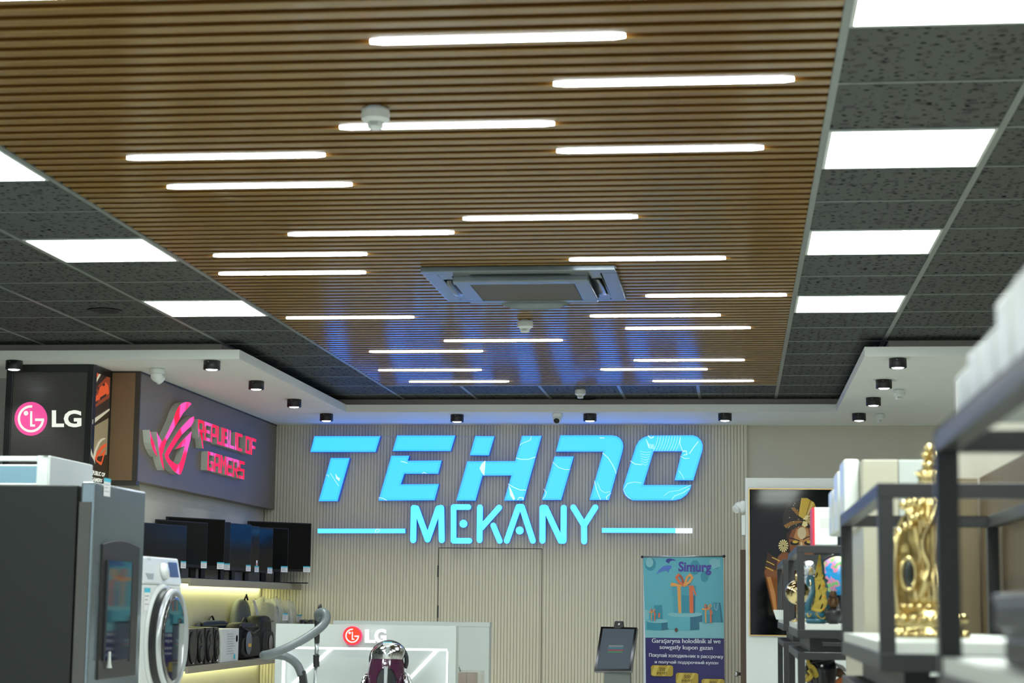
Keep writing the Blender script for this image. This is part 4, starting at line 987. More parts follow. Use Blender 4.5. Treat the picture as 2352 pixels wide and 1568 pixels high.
# clear acrylic display with brown panels right of the counter
AY = 11.9
al, ar, at_ = P(1050, 1542, Y=AY).x, P(1106, 1542, Y=AY).x, P(1080, 1541, Y=AY).z
ap = thing('acrylic_box', ((al + ar) / 2, AY, 0.9), 'small clear acrylic box with brown panels right of the logo counter', 'box')
M['acr'] = mat('clear_acrylic', (190, 186, 176), 0.08, alpha=0.4, vary=0)
MB().box(al, ar, AY, AY + 0.15, 0.9, at_).build('case', M['acr'], ap, bevel=0.004)
MB().box(al + 0.005, al + 0.055, AY + 0.01, AY + 0.14, 0.905, at_ - 0.012).box(al + 0.06, al + 0.11, AY + 0.01, AY + 0.14, 0.905, at_ - 0.012).build('brown_panel', mat('brown_pack', (140, 108, 92), 0.5, vary=0.3, scale=(20, 20, 20)), ap)
MB().tube([P(1050, 1523, Y=AY + 0.05), P(1054, 1532, Y=AY + 0.05), P(1058, 1543, Y=AY + 0.05)], 0.005, 8).build('rod', M['steel'], ap)
MB().box(al - 0.02, ar + 0.02, AY - 0.05, AY + 0.2, 0.0, 0.9).build('plinth', M['white'], ap)

# ------------------------------------------------------------------ vacuum cleaner in front of the counter
VY = 10.55
vc = thing('vacuum_cleaner', (P(885, 1500, Y=VY).x, VY, 0.75), 'purple and chrome canister vacuum standing upright before the logo counter', 'vacuum cleaner')
M['plum'] = mat('plum_gloss', (66, 32, 54), 0.12, coat=0.6, vary=0.04)
def vp(x, y, dy=0.0): return P(x, y, Y=VY + dy)
c0 = vp(888, 1600); sx = 1 / (F_PX / VY)
# shell: stacked ellipses from the base up, chrome nose at the top
rows = [(1700, 890, 50), (1640, 889, 50), (1580, 887.5, 46.5), (1545, 887.5, 44), (1525, 888, 40.5), (1512, 889, 37)]
mb = MB(); n = 32; vs = []
for (yy, cx, hw) in rows:
    c_ = vp(cx, yy)
    vs += [(c_.x + hw * sx * math.cos(2 * math.pi * k / n), VY + hw * sx * 1.05 * math.sin(2 * math.pi * k / n), c_.z) for k in range(n)]
mb.add(vs, [(i * n + k, i * n + (k + 1) % n, (i + 1) * n + (k + 1) % n, (i + 1) * n + k) for i in range(len(rows) - 1) for k in range(n)], 0, True)
mb.build('body', M['plum'], vc)
rows = [(1513, 889, 37.5), (1502, 891, 39), (1492, 893, 37), (1483, 894, 30), (1477, 894.5, 18), (1474, 894.5, 3)]
mb = MB(); vs = []
for (yy, cx, hw) in rows:
    c_ = vp(cx, yy)
    vs += [(c_.x + hw * sx * math.cos(2 * math.pi * k / n), VY + hw * sx * 1.0 * math.sin(2 * math.pi * k / n), c_.z) for k in range(n)]
mb.add(vs, [(i * n + k, i * n + (k + 1) % n, (i + 1) * n + (k + 1) % n, (i + 1) * n + k) for i in range(len(rows) - 1) for k in range(n)], 0, True)
mb.build('nose', M['chrome'], vc)
ring = [vp(893 + 41 * math.cos(t), 1516 - 42 * math.sin(t), 0.03) for t in [math.radians(-25 + 230 * k / 20) for k in range(21)]]
MB().tube(ring, 0.012, 10).build('bumper_hoop', M['graphite'], vc)
pts = [(887 + 23 * math.cos(t), 1568 - (36 if math.sin(t) > 0 else 60) * math.sin(t)) for t in [2 * math.pi * k / 28 for k in range(28)]]
MB().prism([vp(x, y, -0.115) for x, y in pts], (0, 0.03, 0)).build('dust_bin', mat('smoked_bin', (14, 13, 14), 0.08, coat=0.6), vc, bevel=0.004)
MB().prism([vp(x, y, -0.124) for x, y in ((881.5, 1529), (891.5, 1529), (889.5, 1575), (891, 1640), (879, 1640), (880.5, 1575))], (0, 0.015, 0)).build('handle', M['chrome'], vc, bevel=0.003)
MB().prism([vp(x, y, -0.096) for x, y in ((886, 1484), (895, 1484), (894, 1500), (885.5, 1499))], (0, 0.03, 0)).build('latch', M['steel'], vc, bevel=0.003)
MB().ball(vp(884, 1523, -0.098), 0.008, n=12, m=8).build('button', glow('button_white', (250, 250, 255), 0.8), vc)
t = MB(); price_tag(t, vp(880, 1482, -0.09), (1, 0, 0), (0, 0, 1), (0, -1, 0), 0.05, 0.02); t.build('price_tag', TAGM, vc)
for sgn in (-1, 1):
    cx = 887.5 + sgn * 52; w_ = MB()
    w_.lathe([(0.035, 0), (0.075, 0.006), (0.082, 0.02), (0.07, 0.03), (0.03, 0.034), (0.0001, 0.036)], vp(cx - sgn * 7, 1578), (sgn, 0, 0.3), n=28)
    w_.build('wheel', M['chrome'], vc)
# wand with grip and ribbed hose
M['wandm'] = mat('wand_steel', (176, 182, 184), 0.32, 0.85, vary=0.03)
wd = thing('vacuum_wand', (P(730, 1500, Y=VY).x, VY, 0.75), 'steel vacuum wand with black grip and looping grey hose beside the logo counter', 'vacuum wand')
MB().tube([vp(735.5, 1387), vp(735.2, 1394), vp(733.5, 1402)], [0.008, 0.011, 0.012], 12).tube([vp(731, 1404), vp(729, 1425), vp(728, 1460), vp(728, 1476)], [0.013, 0.016, 0.016, 0.0145], 14).build('grip', M['plastic'], wd)
MB().tube([vp(727.7, 1476), vp(727.3, 1497), vp(727, 1503)], [0.0125, 0.0125, 0.0105], 14).build('upper_tube', M['wandm'], wd)
slv = []; rr_ = []
for k in range(13): slv.append(vp(726.5, 1503 + 28 * k / 12)); rr_.append(0.0185 if k % 2 else 0.0165)
MB().tube(slv, rr_, 16).build('sleeve', M['graphite'], wd)
MB().tube([vp(725.5, 1531), vp(722.5, 1600), vp(720, 1660), vp(718, 1700)], 0.0095, 12).build('lower_tube', M['wandm'], wd)
def spline(pts, n=10):
    pts = [Vector(p) for p in pts]; out = []
    for i in range(len(pts) - 1):
        p0 = pts[max(i - 1, 0)]; p1 = pts[i]; p2 = pts[i + 1]; p3 = pts[min(i + 2, len(pts) - 1)]
        for k in range(n):
            t_ = k / n
            out.append(0.5 * ((2 * p1) + (p2 - p0) * t_ + (2 * p0 - 5 * p1 + 4 * p2 - p3) * t_ * t_ + (-p0 + 3 * p1 - 3 * p2 + p3) * t_ ** 3))
    return out + [pts[-1]]
hp = [vp(733, 1420, 0.0), vp(731, 1412, -0.03), vp(736, 1406, -0.07), vp(746, 1407, -0.10), vp(750, 1418, -0.12), vp(743, 1434, -0.14), vp(722, 1452, -0.17), vp(690, 1472, -0.2), vp(655, 1489, -0.22), vp(622, 1501, -0.22), vp(606, 1504.5, -0.18), vp(612, 1505, -0.12), vp(640, 1504, -0.1), vp(664, 1511, -0.1), vp(682, 1526, -0.1), vp(691, 1545, -0.1), vp(693, 1551, -0.1)]
pth = spline(hp, 14); M['hose'] = mat('grey_hose', (98, 105, 109), 0.35)
MB().tube(pth, [0.0245 if k % 2 else 0.0222 for k in range(len(pth))], 14).build('hose', M['hose'], wd)
MB().prism([vp(x, y, -0.12) for x, y in ((684, 1542), (699, 1539), (704, 1572), (706, 1680), (692, 1680), (688, 1575))], (0, 0.045, 0)).build('hose_connector', M['plastic'], wd, bevel=0.006)
# floor stand under both
stnd = MB().box(P(640, 1500, Y=VY).x, P(960, 1500, Y=VY).x, VY - 0.3, CY - 0.02, 0, 0.725)
tag(stnd.build('display_plinth', M['white'], None, bevel=0.004), 'low white plinth carrying the purple vacuum before the counter', 'plinth')


# ------------------------------------------------------------------ self service kiosk
KY = 14.0
kq = [(1380, 1438), (1464, 1440), (1450, 1541), (1364, 1541)]
ks = thing('kiosk', (P(1415, 1500, Y=KY).x, KY + 0.05, 0), 'grey self service kiosk with tilted touch screen left of the banner', 'kiosk')
a0_, b0_, d0_ = P(*kq[0], Y=KY + 0.16), P(*kq[1], Y=KY + 0.10), P(*kq[3], Y=KY + 0.02)
nrm = (b0_ - a0_).cross(d0_ - a0_).normalized()
_e = Vector((0, 0, CAM_Z)); _d = P(*kq[2], Y=KY) - _e; c0_ = _e + _d * ((a0_ - _e).dot(nrm) / _d.dot(nrm))
if nrm.y > 0: nrm = -nrm
cen = (a0_ + b0_ + c0_ + d0_) / 4
def ins(p_, s_): return cen + (p_ - cen) * s_
MB().prism([a0_, b0_, c0_, d0_], -nrm * 0.035).build('casing', mat('kiosk_silver', (150, 152, 152), 0.35, 0.5), ks, bevel=0.006)
MB().prism([ins(q_, 0.985) + nrm * 0.002 for q_ in (a0_, b0_, c0_, d0_)], -nrm * 0.003).build('bezel', mat('bezel_black', (10, 11, 14), 0.1), ks)
def lerp(u, v, off):
    t_ = a0_ * (1 - u) + b0_ * u; bm_ = d0_ * (1 - u) + c0_ * u
    return t_ * (1 - v) + bm_ * v + nrm * off
def kp(u0, v0, u1, v1, off): return [lerp(u0, v0, off), lerp(u1, v0, off), lerp(u1, v1, off), lerp(u0, v1, off)]
sc_ = MB().prism(kp(0.07, 0.05, 0.93, 0.95, 0.003), -nrm * 0.001)
so = sc_.build('screen', glow('kiosk_screen', (70, 86, 98), 0.55, base=(30, 34, 38)), ks)
uim = [mat('ui_grey', (120, 132, 138), 0.5), mat('ui_teal', (52, 116, 140), 0.5), mat('ui_red', (140, 74, 84), 0.5), mat('ui_green', (74, 128, 92), 0.5)]
ui = MB()
for k, (v0, v1) in enumerate(((0.42, 0.465), (0.475, 0.505), (0.515, 0.55), (0.56, 0.59))): ui.prism(kp(0.30, v0, 0.70, v1, 0.0036), -nrm * 0.0004, k)
ui.build('menu', uim, so)
MB().box(P(1387, 1550, Y=KY).x, P(1448, 1550, Y=KY).x, KY + 0.04, KY + 0.15, 0.02, d0_.z + 0.06).build('stand', mat('kiosk_stand', (112, 118, 116), 0.4, 0.3), ks, bevel=0.004)
MB().box(P(1375, 1550, Y=KY).x, P(1460, 1550, Y=KY).x, KY - 0.12, KY + 0.3, 0, 0.02).build('foot_plate', M['graphite'], ks)
q0, q1 = P(1410, 1426, Y=KY + 0.15), P(1434, 1440, Y=KY + 0.15)
cmz = MB().prism([(q0.x, KY + 0.12, q1.z - 0.01), (q1.x, KY + 0.12, q1.z - 0.01), (q1.x - 0.008, KY + 0.13, q0.z), (q0.x + 0.008, KY + 0.13, q0.z)], (0, 0.05, 0))
co = cmz.build('camera_head', M['plastic'], ks, bevel=0.005)
MB().lathe([(0.01, 0), (0.01, 0.006), (0.0001, 0.004)], ((q0.x + q1.x) / 2, KY + 0.122, (q0.z + q1.z) / 2), (0, -1, 0), n=14).build('lens', M['chrome'], co)

# ------------------------------------------------------------------ roll-up banner
BY = 15.5
bn = thing('roll_up_banner', (P(1572, 1500, Y=BY).x, BY, 0), 'turquoise and navy roll up banner with gift boxes beside the kiosk', 'banner')
def z7(*q): return [(1340 + x / 4.7816, 1240 + y / 4.7816) for x, y in q]
def c_(name, *c): return mat('banner_' + name, c, 0.35, vary=0.03)
B = {'tq4': c_('gift_blue', 70, 164, 186), 'tq': c_('turquoise', 92, 184, 200), 'tq2': c_('turquoise_deep', 44, 148, 172), 'tq3': c_('turquoise_pale', 132, 200, 208), 'tqd': c_('teal', 32, 110, 138), 'navy': c_('navy', 36, 26, 108),
     'blue': c_('logo_blue', 40, 46, 150), 'blue2': c_('logo_mid_blue', 72, 120, 206), 'purp': c_('logo_purple', 62, 52, 160), 'or': c_('orange', 232, 112, 60), 'or2': c_('amber', 240, 166, 78), 'rus': c_('rust', 168, 76, 50),
     'wh': c_('white', 226, 232, 240), 'gold': c_('gold', 186, 158, 44), 'gold2': c_('gold_light', 214, 190, 84), 'br': c_('brown', 90, 52, 40), 'dk': c_('print_dark', 70, 56, 20)}
a = Art(Y=BY, step=0.0004)
a.shape(B['tq'], z7((655, 190), (1535, 185), (1545, 1080), (680, 1070)))
zb0, zb1 = P(*z7((692, 1070))[0], Y=BY), P(*z7((1545, 1078))[0], Y=BY)
a.mb.add([(P(*z7((680, 1070))[0], Y=BY).x, BY, zb0.z), (zb1.x, BY, zb1.z), (zb1.x + 0.008, BY, 0.06), (zb0.x + 0.008, BY, 0.06)], [(0, 1, 2, 3)], a.mi(B['navy']))
a.k = 1
a.shape(B['tq3'], z7((668, 760), (720, 770), (720, 860), (672, 900)), z7((676, 990), (1000, 985), (1545, 1000), (1545, 1080), (680, 1070)))
a.shape(B['tq2'], *[ell(x, y, rx, ry, 18) for (x, y, rx, ry) in [(*z7((735, 265))[0], 13, 15), (*z7((1225, 300))[0], 12, 17), (*z7((1330, 400))[0], 9, 13), (*z7((1460, 260))[0], 9, 12)]])
a.shape(B['tq3'], ell(*z7((725, 245))[0], 9, 11, 16), ell(*z7((1440, 240))[0], 12, 8, 16), z7((1390, 240), (1500, 205), (1505, 290), (1420, 320)))
a.shape(B['blue'], z7((902, 235), (915, 208), (945, 200), (985, 208), (1022, 226), (975, 224), (950, 234), (940, 258)))
a.shape(B['blue2'], z7((795, 380), (830, 325), (880, 285), (930, 275), (965, 280), (975, 295), (945, 325), (935, 362), (915, 335), (870, 340), (830, 355)))
a.text(B['purp'], 'Simurg', z7((1045, 235), (1405, 238), (1405, 385), (1042, 378)), 0.035)
# pedestals, gifts, gift bags
def cyl(cx, y0, y1, hw, hh, mt, ms, md):
    x, y = z7((cx, y0))[0]; _, yb_ = z7((cx, y1))[0]; hw /= 4.78; hh /= 4.78
    a.shape(ms, [(x - hw, y)] + ell(x, yb_, hw, hh, 14, 180, 360) + [(x + hw, y)]); a.shape(md, [(x + hw * 0.3, y)] + [(x + hw * 0.3, yb_ + hh * 0.9)] + ell(x, yb_, hw, hh, 8, 290, 360) + [(x + hw, y)]); a.shape(mt, ell(x, y, hw, hh, 24))
cyl(820, 888, 970, 125, 22, B['tq3'], B['tq2'], B['tqd']); cyl(1115, 815, 960, 190, 32, B['tq3'], B['tq'], B['tqd'])
a.shape(B['tq3'], z7((1272, 900), (1540, 905), (1546, 1078), (1280, 1075)))
a.shape(B['tqd'], z7((1420, 685), (1505, 688), (1532, 905), (1425, 895))); a.shape(B['tq2'], z7((1420, 685), (1490, 690), (1512, 905), (1425, 895))); a.shape(B['tq2'], z7((775, 715), (860, 712), (872, 868), (782, 860)))
a.shape(B['wh'], *stroke(z7((1435, 700), (1440, 755), (1465, 770), (1478, 700)), 0.8, 3)); a.shape(B['or'], z7((822, 800), (842, 798), (840, 850), (824, 850)))
def gift(cx, yb_, w, h, sc):
    X0, X1 = cx - w / 2, cx + w / 2; y1 = yb_; y0_ = yb_ - h
    a.shape(B['tq2'], z7((X0 + w * 0.06, y0_), (X1 - w * 0.06, y0_), (X1 - w * 0.06, y1), (X0 + w * 0.06, y1))); a.shape(B['tq4'], z7((X0 + w * 0.06, y0_), (cx - w * .1, y0_), (cx - w * .1, y1), (X0 + w * .06, y1)))
    a.shape(B['tqd'], z7((X1 - w * .25, y0_ + h * .3), (X1 - w * 0.06, y0_ + h * .3), (X1 - w * .06, y1), (X1 - w * .25, y1)))
    a.shape(B['tq4'], z7((X0, y0_), (X1, y0_ + 3), (X1, y0_ + h * 0.36), (X0, y0_ + h * 0.36)))
    a.shape(B['or2'], z7((X0 + w * .2, y0_), (X0 + w * .35, y0_), (X0 + w * .37, y1), (X0 + w * .26, y1))); a.shape(B['or'], z7((X1 - w * .3, y0_), (X1 - w * .14, y0_), (X1 - w * .12, y1), (X1 - w * .28, y1)))
    a.shape(B['or2'], z7((cx, y0_ - 5), (cx - w * .55, y0_ - h * .12), (cx - w * .57, y0_ + h * .02), (cx - w * .1, y0_ + h * .03))); a.shape(B['or'], z7((cx, y0_ - 5), (cx + w * .38, y0_), (cx + w * .52, y0_ + h * .4), (cx + w * .42, y0_ + h * .3), (cx + w * .34, y0_ + h * .06)))
    for s_ in (-1, 1):
        loop = [(cx, y0_), (cx + s_ * w * .22, y0_ - h * .14), (cx + s_ * w * .33, y0_ - h * .30), (cx + s_ * w * .24, y0_ - h * .40), (cx + s_ * w * .12, y0_ - h * .32), (cx, y0_)]
        a.shape(B['or2'] if s_ > 0 else B['rus'], *stroke(z7(*loop[2:]), w * .09 / 4.78, 3)); a.shape(B['or'] if s_ < 0 else B['or2'], *stroke(z7(*loop[:4]), w * .1 / 4.78, 3))
gift(1108, 800, 265, 300, 1); gift(762, 885, 72, 92, .3); gift(1366, 908, 110, 145, .4)
a.shape(B['br'], ell(*z7((1020, 986))[0], 3.6, 4.9, 16))
_z7 = z7
for dx_ in (-1.6, 0.0, 1.6):
    def z7(*q): return [(x + dx_ / 4.78, y) for x, y in _z7(*q)]
    a.text(B['wh'], 'Garaşaryna holodilnik al we', z7((752, 1078), (1505, 1085), (1505, 1150), (752, 1142)), 0.0)
    a.text(B['wh'], 'sowgatly kupon gazan', z7((838, 1150), (1420, 1158), (1420, 1220), (838, 1210)), 0.0)
    a.text(B['wh'], 'Покупай холодильник в рассрочку', z7((722, 1238), (1535, 1260), (1535, 1310), (722, 1292)), 0.0)
    a.text(B['wh'], 'и получай подарочный купон', z7((785, 1318), (1480, 1328), (1480, 1375), (785, 1362)), 0.0)
z7 = _z7
def coupon(x0, y0_, x1, y1, num):
    c = 18
    a.shape(B['gold'], z7((x0 + c, y0_), (x1 - c, y0_ + 3), (x1, y0_ + c), (x1, y1 - c), (x1 - c, y1), (x0 + c, y1 - 3), (x0, y1 - c), (x0, y0_ + c)))
    a.shape(B['gold2'], z7((x0 + 40, y0_ + 4), (x0 + 90, y0_ + 4), (x0 + 50, y1 - 4), (x0 + 5, y1 - 20)), z7((x1 - 60, y0_ + 4), (x1 - 30, y0_ + 4), (x1 - 90, y1 - 4), (x1 - 120, y1 - 4)))
    a.text(B['dk'], num, z7((x0 + 92, y0_ + 26), (x1 - 90, y0_ + 27), (x1 - 90, y0_ + 62), (x0 + 92, y0_ + 61)), 0.01); a.text(B['dk'], 'манат', z7((x0 + 65, y0_ + 74), (x1 - 68, y0_ + 75), (x1 - 68, y0_ + 102), (x0 + 65, y0_ + 101)), 0.01)
coupon(742, 1372, 985, 1496, '250'); coupon(1015, 1455, 1262, 1580, '500'); coupon(1298, 1522, 1548, 1645, '800')
a.build('printed_sheet', bn)
MB().add([(zb0.x - 0.02, BY + 0.002, 0.06), (zb1.x + 0.008, BY + 0.002, 0.06), (P(1661, 1280, Y=BY).x, BY + 0.002, P(1661, 1280, Y=BY).z), (P(1477, 1280, Y=BY).x, BY + 0.002, P(1477, 1280, Y=BY).z)], [(0, 1, 2, 3)]).build('sheet_back', B['wh'], bn)
MB().tube([P(1474, 1278.5, Y=BY), P(1664, 1277, Y=BY)], 0.007, 10).build('top_rail', M['steel'], bn)
MB().ball(P(1475, 1278.5, Y=BY), 0.011, n=10, m=6).ball(P(1663, 1277, Y=BY), 0.012, n=10, m=6).build('rail_end', M['plastic'], bn)
MB().box(zb0.x - 0.02, zb1.x + 0.03, BY - 0.06, BY + 0.06, 0, 0.07).build('base_cassette', M['steel'], bn, bevel=0.01)
MB().tube([((zb0.x + zb1.x) / 2, BY + 0.02, 0.07), ((zb0.x + zb1.x) / 2, BY + 0.012, P(1570, 1279, Y=BY).z)], 0.008, 8).build('pole', M['steel'], bn)

# ------------------------------------------------------------------ white partition with framed picture, half open brown door
PY_ = 14.0
px0 = P(1712, 1110, Y=PY_).x; pzt = P(1800, 1097.5, Y=PY_).z
struct(MB().box(px0, px0 + 1.0, PY_, PY_ + 0.12, 0, pzt).build('wall_partition', M['white']))
pc = thing('framed_picture', (px0 + 0.4, PY_ - 0.02, CAM_Z - 0.2), 'framed picture of a woman in a gold headwrap on the white partition', 'picture')
fx0, fz1 = P(1719.5, 1121.5, Y=PY_ - 0.02).x, P(1719.5, 1121.5, Y=PY_ - 0.02).z; fz0 = P(1724, 1459, Y=PY_ - 0.02).z; fx1 = fx0 + 0.72
fm = MB(); e = 0.006
fm.box(fx0, fx1, PY_ - 0.03, PY_ - 0.001, fz1 - e, fz1).box(fx0, fx1, PY_ - 0.03, PY_ - 0.001, fz0, fz0 + e).box(fx0, fx0 + e, PY_ - 0.03, PY_ - 0.001, fz0 + e, fz1 - e).box(fx1 - e, fx1, PY_ - 0.03, PY_ - 0.001, fz0 + e, fz1 - e)
fm.build('frame', mat('copper_frame', (200, 160, 96), 0.3, 0.6), pc)
def pmt(name, *c): return mat('picture_' + name, c, 0.05, vary=0.12, scale=(12, 12, 12), spec=0.3)
Q = {'bg': pmt('black', 8, 11, 11), 'sk': pmt('skin', 128, 76, 40), 'skl': pmt('skin_light', 184, 128, 78), 'skd': pmt('skin_dark', 62, 34, 20), 'skh': pmt('skin_pale', 208, 190, 148), 'gd': pmt('gold', 204, 170, 70), 'gl': pmt('pale_gold', 232, 214, 150), 'dg': pmt('dark_beads', 48, 40, 36), 'ol': pmt('bead_brown', 140, 100, 46), 'gn': pmt('grey_green', 58, 74, 66), 'bl': pmt('blue_grey', 26, 38, 52)}
a = Art(Y=PY_ - 0.012, step=0.0003)
def zp(*q): return [(1720 + x / 4.478, 1110 + y / 4.478) for x, y in q]
a.mb.add([(fx0 + e, PY_ - 0.012, fz0 + e), (fx1 - e, PY_ - 0.012, fz0 + e), (fx1 - e, PY_ - 0.012, fz1 - e), (fx0 + e, PY_ - 0.012, fz1 - e)], [(0, 1, 2, 3)], a.mi(Q['bg'])); a.k = 1
a.shape(Q['skd'], zp((195, 700), (240, 740), (300, 760), (350, 720), (420, 720), (560, 760), (560, 1300), (300, 1390), (250, 1340), (215, 1190), (150, 930), (175, 800)))
a.shape(Q['sk'], zp((160, 900), (200, 860), (290, 900), (330, 1000), (330, 1370), (250, 1330), (225, 1200)))
a.shape(Q['skl'], zp((185, 960), (225, 960), (275, 1150), (290, 1330), (262, 1320), (225, 1130)))
a.shape(Q['sk'], zp((300, 750), (360, 690), (420, 720), (430, 850), (330, 940), (280, 890)))
for k, (x, y) in enumerate(((185, 800), (172, 860), (240, 760))): a.shape(Q['gd'], *stroke(zp((x, y), (x + 40, y + 18), (x + 75, y + 36)), 2.2, 3))
a.shape(Q['skd'], zp((385, 530), (420, 480), (520, 430), (640, 460), (690, 540), (690, 700), (660, 830), (560, 900), (470, 850), (410, 720)))
a.shape(Q['sk'], zp((410, 560), (450, 470), (540, 430), (640, 465), (672, 540), (670, 680), (640, 800), (560, 870), (480, 830), (430, 720)))
a.shape(Q['skl'], zp((460, 560), (490, 470), (560, 440), (610, 470), (625, 560), (600, 620), (545, 640), (500, 610)))
a.shape(Q['skh'], ell(*zp((545, 510))[0], 10, 14, 20)); a.shape(Q['skh'], ell(*zp((540, 625))[0], 2.5, 6, 12))
for s_ in (0, 1):
    x0_ = 415 if s_ == 0 else 560
    a.shape(Q['bg'], *stroke(zp((x0_, 560 + 15 * (s_ == 1)), (x0_ + 45, 548 + 20 * (s_ == 0)), (x0_ + 105, 590 - 40 * (s_ == 1))), 2.2, 3))
    a.shape(Q['bg'], ell(*zp((x0_ + 55, 612))[0], 10.5, 5, 18)); a.shape(Q['gd'], ell(*zp((x0_ + 62, 600))[0], 6.5, 3.4, 16))
a.shape(Q['skd'], ell(*zp((545, 745))[0], 12, 5, 18)); a.shape(Q['skl'], *stroke(zp((540, 640), (538, 690)), 3, 4))
hw = [(355, 440), (350, 350), (375, 240), (430, 180), (520, 140), (600, 150), (670, 190), (700, 260), (700, 420), (690, 480), (620, 430), (540, 420), (460, 470), (400, 478)]
a.shape(Q['dg'], zp(*hw))
rnd = random.Random(5)
a.shape(Q['gd'], zp((540, 150), (600, 150), (670, 195), (700, 270), (698, 470), (640, 440), (570, 370), (510, 330)))
for k in range(11):
    t_ = math.radians(-62 + k * 13); a.shape(Q['gl' if k % 2 else 'ol'], *stroke(zp((575 + 28 * math.cos(t_), 370 - 28 * math.sin(t_)), (585 + 130 * math.cos(t_), 350 - 190 * max(-0.4, math.sin(t_)))), 1.7, 3))
a.shape(Q['ol'], zp((430, 250), (470, 245), (520, 300), (500, 330)), zp((360, 430), (430, 390), (520, 380), (560, 395), (470, 420), (380, 460)))
for k in range(46):
    x, y = rnd.uniform(362, 520), rnd.uniform(190, 465)
    if (x - 470) ** 2 / 110 ** 2 + (y - 330) ** 2 / 160 ** 2 < 1: a.shape(Q['gl' if k % 4 == 0 else 'gn'], ell(*zp((x, y))[0], 0.9, 0.9, 8))
a.shape(Q['gl'], zp((555, 370), (590, 325), (620, 330), (600, 375)), zp((560, 385), (600, 395), (605, 430), (575, 450), (545, 430)))
er = zp((355, 640))[0]
a.shape(Q['gl'], *[[er, (er[0] + 11 * math.cos(t_ - .14), er[1] + 14 * math.sin(t_ - .14)), (er[0] + 11.5 * math.cos(t_), er[1] + 14.5 * math.sin(t_)), (er[0] + 11 * math.cos(t_ + .14), er[1] + 14 * math.sin(t_ + .14))] for t_ in [2 * math.pi * k / 14 for k in range(14)]])
a.shape(Q['dg'], ell(*er, 1.6, 2, 10))
a.build('print', pc)
dome_cam((px0 - 0.001, PY_ + 0.05, P(1705, 1163, Y=PY_).z), (-1, 0, 0), (-0.6, -0.5, -0.5), 'white domed security camera on the left edge of the white partition', 0.9, lens=False)
# white conduit box on the partition edge and the half open door leaf behind it
cbx = MB().box(px0 - 0.03, px0 - 0.001, PY_ + 0.02, PY_ + 0.11, P(1705, 1228, Y=PY_).z, P(1705, 1182, Y=PY_).z)
tag(cbx.build('junction_box', M['white'], None, bevel=0.004), 'slim white junction box under the camera on the partition edge', 'box')
xd = P(1701, 1400, Y=15.2).x
d2 = MB().box(xd, xd + 0.045, 15.2, 16.0, 0, P(1702, 1262, Y=15.2).z).build('door_2', mat('brown_door', (96, 78, 62), 0.4, vary=0.15, scale=(30, 30, 2)), None)
struct(d2)
kb = MB().lathe([(0.012, 0), (0.014, 0.02), (0.022, 0.03), (0.018, 0.045), (0.0001, 0.05)], (xd - 0.001, 15.26, P(1704, 1548, Y=15.2).z), (-1, 0, 0), n=16)
o = kb.build('door_knob', M['chrome'], None); kbp = o.location.copy(); o.parent = d2; o.location = kbp - d2.location

# ------------------------------------------------------------------ right aisle: open graphite display frames
def frame_unit(x0, x1, ya, yb, zlo, zhi, label, board=True, w=0.03, group='graphite display frames along the right aisle', nlow=1):
    o = thing('display_rack', ((x0 + x1) / 2, (ya + yb) / 2, 0), label, 'display rack', group)
    def ring(z0, z1, nm):
        m = MB(); m.box(x0, x0 + w, ya + w, yb - w, z0, z1).box(x1 - w, x1, ya + w, yb - w, z0, z1).box(x0, x1, ya, ya + w, z0, z1).box(x0, x1, yb - w, yb, z0, z1); return m.build(nm, M['graphite'], o, bevel=0.0015)
    zz = [(zlo, zhi)] + ([(0.03, zlo - 0.055)] if nlow else [])
    for (a_, b_) in zz:
        ring(b_ - w, b_, 'top_rail'); ring(a_, a_ + w * 1.15, 'bottom_rail')
        for xx in (x0, x1 - w):
            for yy in (ya, yb - w): MB().box(xx, xx + w, yy, yy + w, a_ + w * 1.15, b_ - w).build('post', M['graphite'], o)
        MB().box(x0 + 0.004, x1 - 0.004, ya + 0.004, yb - 0.004, a_ + w * 1.16, a_ + w * 1.16 + 0.022).build('shelf_board', M['board'], o)
    if nlow:
        for xx in (x0 + 0.05, x1 - 0.1): MB().box(xx, xx + 0.05, ya + 0.06, yb - 0.06, zlo - 0.055, zlo).build('spacer', M['black'], o)
        for xx in (x0, x1 - w):
            for yy in (ya, yb - w): MB().box(xx, xx + w, yy, yy + w, 0, 0.03).build('foot', M['black'], o)
    return o
ZT, ZL = CAM_Z + 0.243, CAM_Z - 0.122
frame_unit(0.272, 0.685, 1.25, 2.70, ZL, ZT, 'nearest blurred graphite display rack at the right edge of the picture')
frame_unit(0.275, 0.685, 3.81, 5.20, ZL, ZT, 'graphite display rack holding the tall gold ornament')
frame_unit(0.238, 0.66, 7.75, 9.12, ZL, ZT, 'graphite display rack holding the teal swan and the globe', w=0.029)
frame_unit(0.236, 0.66, 10.0, 11.45, ZL, ZT, 'farthest graphite display rack before the framed picture', w=0.029)
# shop fittings behind the racks
XP = 0.70
struct(MB().box(XP + 0.03, XP + 0.13, 0.2, 6.5, 0, CAM_Z + 0.752).build('wall_right_partition', M['wall']))
slm = MB(); 
y = 1.0
while y < 5.62:
    slm.box(XP - 0.005, XP + 0.022, y, y + 0.032, 0.0, CAM_Z + 0.374); y += 0.046
slm.box(XP + 0.022, XP + 0.029, 1.0, 5.64, 0, CAM_Z + 0.374)
so = slm.build('slat_panel', mat('slat_panel_wood', (104, 86, 64), 0.45, vary=0.15, scale=(20, 20, 2))); tag(so, 'vertical brown wood slat panel behind the racks at the right', 'wall panel')
bk = thing('wall_cabinet', (0.53, 6.1, 0), 'tall cream and white cabinet end standing behind the gold ornament', 'cabinet')
bx0, bz = 0.363, CAM_Z + 0.424
MB().box(bx0, 0.464, 5.62, 6.6, 0, bz).build('cream_side', mat('cream_laminate', (184, 180, 162), 0.35, vary=0.03), bk, bevel=0.002)
